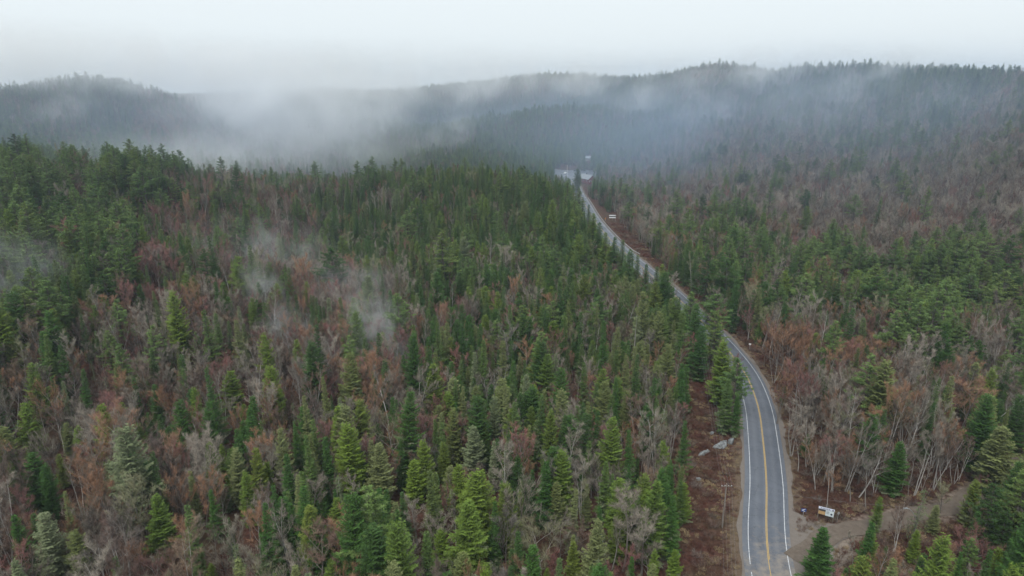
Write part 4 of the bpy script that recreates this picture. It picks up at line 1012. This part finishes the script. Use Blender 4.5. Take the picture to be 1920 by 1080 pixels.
for i, (w_, x0) in enumerate([(.32,-.95),(.5,-.45),(.42,.08),(.3,.52)]): a.box((x0,-.0885,2.76), (w_,.006,.11))
a.box((-.1,-.0885,2.58), (2.1,.006,.05)); a.tube([(1.2,-.085,2.68),(1.2,-.094,2.68)], [.16,.16], 14); a.build('lettering', MInk, h_)
a = MB(); a.box((-.78,-.06,1.62), (1.25,.05,.72)); a.build('tan_panel', MTan, nb)
a = MB(); a.box((.66,-.06,1.80), (1.55,.05,1.22)); pn = a.build('info_panel', MPale, nb)
a = MB(); a.tube([(1.0,-.085,1.72),(1.0,-.094,1.72)], [.2,.2], 16)
for q in range(5): a.box((.3+.02*(q % 2),-.0885,2.2-.13*q), (.55,.006,.04))
a.build('lettering', MInk, pn)
x, y, g, z = hit(1505, 971)
bs = thing('direction_sign', 'small blue sign with a white arrowhead pointing left, on a post', 'road sign', (x, y, g), R(-12))
a = MB(); a.box((0,.05,.9), (.07,.07,1.9)); a.build('post', MGal, bs)
a = MB(); a.box((0,0,1.55), (1.0,.03,.75)); pnl = a.build('panel', MBlue, bs)
a = MB()
for sg in (1, -1):
    a.box((-.05,-.022,1.55+sg*.14), (.72,.008,.11), Matrix.Rotation(R(-24*sg), 3, 'Y'))
a.build('arrow', MWhite, pnl)
x, y, g, z = hit(1569, 984)
rs = thing('round_sign', 'small round sign seen from behind, right of the notice board', 'road sign', (x, y, g), R(20))
a = MB(); a.box((0,.05,.95), (.06,.06,2.0)); a.build('post', MGal, rs)
a = MB(); a.tube([(0,-.02,1.9),(0,.02,1.9)], [.3,.3], 20); a.build('panel', MGal, rs)
x, y, g, z = hit(1405, 657)
ws = thing('road_sign', 'little white sign on a post at the right verge of the bend', 'road sign', (x, y, g), 0)
a = MB(); a.box((0,.05,1), (.07,.07,2.1)); a.build('post', MGal, ws)
a = MB(); a.box((0,0,1.85), (.75,.03,.6)); a.build('panel', MWhite, ws)
x, y, g, z = hit(1148, 415)
bb = thing('billboard', 'roadside billboard with two long white boards one above the other', 'billboard', (x, y, g), R(-6))
for q in (-2, 0, 2):
    a = MB(); a.box((q,.12,2), (.2,.2,4.4)); a.build('post', MWood, bb)
a = MB(); a.box((0,0,2.9), (4.4,.08,2.3)); a.build('frame', MDark, bb)
for zz in (3.55, 2.2):
    a = MB(); a.box((0,-.08,zz), (4.3,.06,.6)); a.build('board', MWhite, bb)
x, y, g, z = hit(1135, 414)
mk = thing('marker_post', 'orange marker post at the end of the billboard, beside the guard rail', 'marker post', (x, y, g))
a = MB(); a.tube([(0,0,-.2),(0,0,1.5)], [.07,.07], 8); a.build('post', MGal, mk)
a = MB(); a.box((0,-.09,1.4), (.5,.04,.9)); a.build('panel', MOrange, mk)

# ------------------------------------------------------------------ guard rail
gi0 = int(rdist(np.array([floor_pt(1206,478)[0]]), np.array([floor_pt(1206,478)[1]]), RC)[1][0]); gi1 = int(rdist(np.array([floor_pt(1100,372)[0]]), np.array([floor_pt(1100,372)[1]]), RC)[1][0])
gr = thing('guard_rail', 'long steel guard rail curving along the right side of the road', 'guard rail', (RC[gi0][0], RC[gi0][1], RH[gi0]))
a = MB(); o0 = Vector((RC[gi0][0], RC[gi0][1], RH[gi0])); prof = [(0,.50),(.09,.57),(0,.64),(0,.68),(.09,.75),(0,.84)]
for i in range(gi0, gi1+1):
    off = 5.0+(1.2*(1-(i-gi0)/4) if i-gi0 < 4 else 0)
    for (u_, zz) in prof:
        a.v.append((RC[i][0]+NR[i][0]*(off-u_)-o0.x, RC[i][1]+NR[i][1]*(off-u_)-o0.y, RH[i]+zz-o0.z)); a.t.append(.5)
    if i > gi0:
        k0 = (i-gi0-1)*6
        for k in range(5): a.f.append((k0+k, k0+k+1, k0+k+7, k0+k+6)); a.m.append(0)
rl = a.build('rail', MGal, gr); sd_ = rl.modifiers.new('thickness', 'SOLIDIFY'); sd_.thickness = .02
for i in range(gi0+1, gi1, 2):
    a = MB(); a.box((RC[i][0]+NR[i][0]*5.12-o0.x, RC[i][1]+NR[i][1]*5.12-o0.y, RH[i]+.3-o0.z), (.14,.14,1.0)); a.build('post', MWood, gr)

# ------------------------------------------------------------------ the hamlet in the valley
lot_px = [(1022,316),(1060,312),(1118,316),(1136,324),(1118,331),(1092,334),(1066,334),(1036,328)]
mb = MB(); pts = [floor_pt(a_, b_) for a_, b_ in lot_px]
for (qx, qy) in pts: mb.v.append((qx, qy, gh(qx, qy)*0+.10)); mb.t.append(.5)
mb.f.append(tuple(range(len(pts)))[::-1]); mb.m.append(0)
lo = mb.build('parking_lot', MA); tag(lo, kind='structure')
MRed = plain('red_siding', (.17,.05,.047), .8, 0, .15); MRoof = plain('grey_metal_roof', (.26,.275,.29), .4, .3, .12); MWS = plain('white_siding', (.7,.71,.72), .7, 0, .08); MGlass = plain('dark_glass', (.03,.04,.05), .15)
def house(name, label, px, py, L, Wd, hw, hr, rz, wall, roof, chim=False, wins=3):
    x, y, g, _z = hit(px, py)
    e = thing(name, label, 'house', (x, y, g), rz)
    a = MB(); a.box((0,0,hw/2-.3), (Wd,L,hw+.6))
    for sy in (-1, 1):
        yy = sy*(L/2-.004); f = [(-Wd/2,yy,hw),(Wd/2,yy,hw),(0,yy,hw+hr)]; a.tri(*(f if sy < 0 else f[::-1]))
    wl = a.build('wall', wall, e)
    a = MB(); sl_len = math.hypot(Wd/2+.5, hr*(Wd/2+.5)/(Wd/2)); an = math.atan2(hr, Wd/2)
    for sg in (-1, 1):
        a.box((sg*(Wd/4+.25), 0, hw+hr-(Wd/4+.25)*math.tan(an)+.12), (sl_len, L+1, .14), Matrix.Rotation(sg*an, 3, 'Y'))
    rf = a.build('roof', roof, e)
    if chim:
        a = MB(); a.box((Wd*.15, L*.2, hw+hr+.2), (.7,.7,1.6)); a.build('chimney', MDark, rf)
    for q in range(wins):
        w0 = -Wd/2+Wd*(q+.5)/wins
        a = MB(); a.box((w0,-L/2-.03,hw*.55), (Wd/wins*.42,.08,1.1)); fr_ = a.build('window', MWhite, e)
        a = MB(); a.box((w0,-L/2-.08,hw*.55), (Wd/wins*.32,.03,.9)); a.build('pane', MGlass, fr_)
    for q in range(wins+1):
        w0 = -L/2+L*(q+.5)/(wins+1)
        a = MB(); a.box((-Wd/2-.03,w0,hw*.55), (.08,1.3,1.1)); fr_ = a.build('window', MWhite, e)
        a = MB(); a.box((-Wd/2-.08,w0,hw*.55), (.03,1.1,.9)); a.build('pane', MGlass, fr_)
    a = MB(); a.box((Wd*.32,-L/2-.04,1.0), (1.0,.07,2.05)); a.build('door', MDark, e)
house('red_house', 'red gabled house with a long grey roof beside the distant bend', 1101, 342, 15, 8.2, 3.6, 3.0, R(28), MRed, MRoof, True, 2)
house('white_house', 'tiny white-roofed house in the trees above the parking lot', 1102, 301, 7, 5, 2.4, 1.6, R(60), MWood, MRoof, wins=1)
x, y = floor_pt(1063, 335)
fp = thing('lamp_mast', 'tall white mast on the edge of the distant parking lot', 'mast', (x, y, 0))
a = MB(); a.tube([(0,0,-.3),(0,0,6),(0,0,12)], [.16,.13,.1], 8); a.build('pole', MWhite, fp)
a = MB(); a.box((0,0,12.05), (1.4,.3,.25)); a.build('lamp_head', MGal, fp)
# parked pickup-like cars on the lot
def car(px, py, rz, paint, label):
    x, y = floor_pt(px, py); e = thing('parked_car', label, 'car', (x, y, .12), rz, 'cars on the distant parking lot')
    a = MB(); sect = [(-2.15,.35,.55),(-2.1,.35,.95),(-1.5,.35,1.0),(-1.0,.35,1.42),(.5,.35,1.45),(1.1,.35,1.0),(1.95,.35,.88),(2.15,.35,.6)]
    for i, (xx, z0, z1) in enumerate(sect):
        wt = .86 if z1 < 1.2 else .68
        for (yy, zz) in ((-.86,z0),(.86,z0),(.88,.9 if z1 > .9 else z1),(wt,z1),(-wt,z1),(-.88,.9 if z1 > .9 else z1)): a.v.append((xx,yy,zz)); a.t.append(.5)
        if i:
            k = (i-1)*6
            for j in range(6): a.f.append((k+j, k+(j+1) % 6, k+6+(j+1) % 6, k+6+j)); a.m.append(0)
    a.f.append(tuple(range(5,-1,-1))); a.m.append(0); a.f.append(tuple(len(a.v)-6+i for i in range(6))); a.m.append(0); a.build('body', paint, e)
    for xx in (-1.35, 1.35):
        for yy in (-.85, .85):
            a = MB(); a.tube([(xx,yy-.1,.33),(xx,yy+.1,.33)], [.33,.33], 14); a.build('wheel', MDark, e)
    a = MB(); a.box((-.25,0,1.23), (1.6,1.52,.26)); a.build('window', MGlass, e)
car(1060, 326, R(60), MWhite, 'white car on the distant parking lot, left of the mast')
car(1078, 321, R(70), MDark, 'dark car on the distant parking lot, right of the mast')

# ------------------------------------------------------------------ air: even haze, cloud banks and mist wisps
def vol_box():
    a = MB(); a.box((0, 1800, 62), (5400, 5200, 190))
    m = bpy.data.materials.new('haze'); m.use_nodes = True; t = m.node_tree; t.nodes.clear()
    o_ = t.nodes.new('ShaderNodeOutputMaterial'); v = t.nodes.new('ShaderNodeVolumePrincipled')
    v.inputs['Color'].default_value = (.74,.87,1.0,1); v.inputs['Density'].default_value = HAZE; v.inputs['Anisotropy'].default_value = .35
    t.links.new(v.outputs[0], o_.inputs['Volume'])
    o = a.build('haze', m); tag(o, kind='stuff'); return o
HAZE = 0.00018
vol_box()
import bmesh
bm = bmesh.new(); bmesh.ops.create_icosphere(bm, subdivisions=3, radius=1); MSPH = bpy.data.meshes.new('cloud_bank'); bm.to_mesh(MSPH); bm.free()
def fog(name, px, py, z, size, dens, nscale=2.2, lo=.42, hi=.62, tilt=0, rz=0, stretch=(1,1,1), power=1.0, col=(.985,.995,1.0,1), g=.15):
    p = at(px, py, z)
    m = bpy.data.materials.new(name); m.use_nodes = True; t = m.node_tree; t.nodes.clear(); N = t.nodes.new; L = t.links.new
    o_ = N('ShaderNodeOutputMaterial'); v = N('ShaderNodeVolumePrincipled'); v.inputs['Color'].default_value = col; v.inputs['Anisotropy'].default_value = g if name == 'cloud_bank' else .15
    tc = N('ShaderNodeTexCoord'); ln = N('ShaderNodeVectorMath'); ln.operation = 'LENGTH'; L(tc.outputs['Object'], ln.inputs[0])
    fo = N('ShaderNodeMapRange'); fo.interpolation_type = 'SMOOTHERSTEP'; L(ln.outputs['Value'], fo.inputs[0])
    fo.inputs[1].default_value = .98; fo.inputs[2].default_value = .15; fo.inputs[3].default_value = 0; fo.inputs[4].default_value = 1
    mp = N('ShaderNodeMapping'); L(tc.outputs['Object'], mp.inputs[0]); mp.inputs['Scale'].default_value = (1, size[1]/size[0], .75*size[2]/size[0]); mp.inputs['Location'].default_value = (rnd.uniform(-9,9), rnd.uniform(-9,9), rnd.uniform(-9,9))
    no = N('ShaderNodeTexNoise'); L(mp.outputs[0], no.inputs['Vector']); no.inputs['Scale'].default_value = nscale; no.inputs['Detail'].default_value = 5; no.inputs['Roughness'].default_value = .6; no.inputs['Distortion'].default_value = .9
    mr = N('ShaderNodeMapRange'); mr.interpolation_type = 'SMOOTHSTEP'; L(no.outputs['Fac'], mr.inputs[0]); mr.inputs[1].default_value = lo; mr.inputs[2].default_value = hi; mr.inputs[3].default_value = 0; mr.inputs[4].default_value = dens
    mu = N('ShaderNodeMath'); mu.operation = 'MULTIPLY'; L(mr.outputs[0], mu.inputs[0]); L(fo.outputs[0], mu.inputs[1]); L(mu.outputs[0], v.inputs['Density'])
    L(v.outputs[0], o_.inputs['Volume'])
    me = MSPH.copy(); me.materials.append(m); o = bpy.data.objects.new(name, me); COL.objects.link(o)
    o.location = p; o.scale = size; o.rotation_euler = (0, tilt, rz); tag(o, kind='stuff'); return o
# cloud on the ridges
fog('cloud_bank', 520, 185, 760, (210,190,58), .013, 3.2, .34, .66)
fog('cloud_bank', 30, 110, 680, (340,150,50), .018, 4.2, .35, .65)
fog('cloud_bank', 400, 125, 860, (240,140,50), .018, 3.6, .32, .62)
fog('cloud_bank', 690, 140, 1100, (360,220,80), .010, 4.0, .36, .66)
fog('cloud_bank', 1010, 140, 1120, (300,170,60), .007, 5.0, .40, .66)
fog('cloud_bank', 1260, 150, 850, (260,140,50), .008, 5.5, .44, .70)
fog('cloud_bank', 1560, 122, 740, (230,100,34), .012, 5.0, .42, .66)
fog('cloud_bank', 1600, 190, 560, (180,80,30), .006, 5.0, .45, .70)
fog('cloud_bank', 600, 240, 640, (170,110,34), .008, 4.0, .40, .70)
fog('cloud_bank', 1600, 290, 590, (430,340,120), .0038, 2.4, .2, .6, col=(.60,.76,1,1))
fog('cloud_bank', 1000, 250, 900, (420,330,110), .0022, 2.4, .25, .62, col=(.64,.78,1,1))
fog('cloud_bank', 200, 270, 560, (400,330,100), .0016, 2.4, .25, .62, col=(.64,.78,1,1))
fog('cloud_bank', 500, 225, 720, (150,120,46), .008, 4.0, .34, .66)
fog('cloud_bank', 560, 285, 590, (170,120,34), .0085, 3.6, .34, .68)
fog('cloud_bank', 330, 290, 480, (110,90,26), .0075, 3.6, .36, .68)
for px_, py_, z_, sz_, d_ in [(900,170,1050,(90,60,34),.014),(1090,150,1000,(70,60,36),.014),(1210,185,830,(60,50,34),.012),(1420,150,720,(60,40,26),.014),(1330,210,700,(60,50,30),.009),(1500,250,560,(60,50,26),.006),
                             (250,150,690,(70,50,26),.016),(130,200,640,(70,50,24),.010),(470,200,700,(70,60,40),.020),(700,230,800,(70,60,34),.014),(830,260,720,(70,50,26),.008),(1650,130,620,(70,40,18),.014)]:
    fog('cloud_bank', px_, py_, z_, sz_, d_, 3.2, .38, .66, tilt=R(rnd.uniform(-30, 10)))
# wisps rising out of the forest
fog('mist_wisp', 470, 450, 290, (40,30,14), 0.0188, 3.6, .44, .72)
fog('mist_wisp', 545, 480, 268, (30,24,14), 0.0203, 3.4, .44, .72)
fog('mist_wisp', 500, 560, 232, (9,12,20), 0.0653, 2.2, .38, .68, tilt=R(-22))
fog('mist_wisp', 545, 630, 212, (11,12,16), 0.0580, 2.6, .38, .68, tilt=R(-30))
fog('mist_wisp', 600, 680, 200, (16,12,10), 0.0522, 2.8, .40, .68, tilt=R(12))
fog('mist_wisp', 705, 630, 208, (13,14,22), 0.0696, 2.2, .38, .68, tilt=R(-14))
fog('mist_wisp', 740, 690, 196, (16,12,12), 0.0377, 2.6, .40, .68, tilt=R(20))
fog('mist_wisp', 655, 540, 245, (26,22,16), 0.0232, 3.2, .42, .70)
fog('mist_wisp', 20, 510, 205, (22,18,18), 0.0290, 3.0, .40, .70)
fog('mist_wisp', 400, 330, 490, (80,60,34), 0.0174, 3.6, .40, .70)
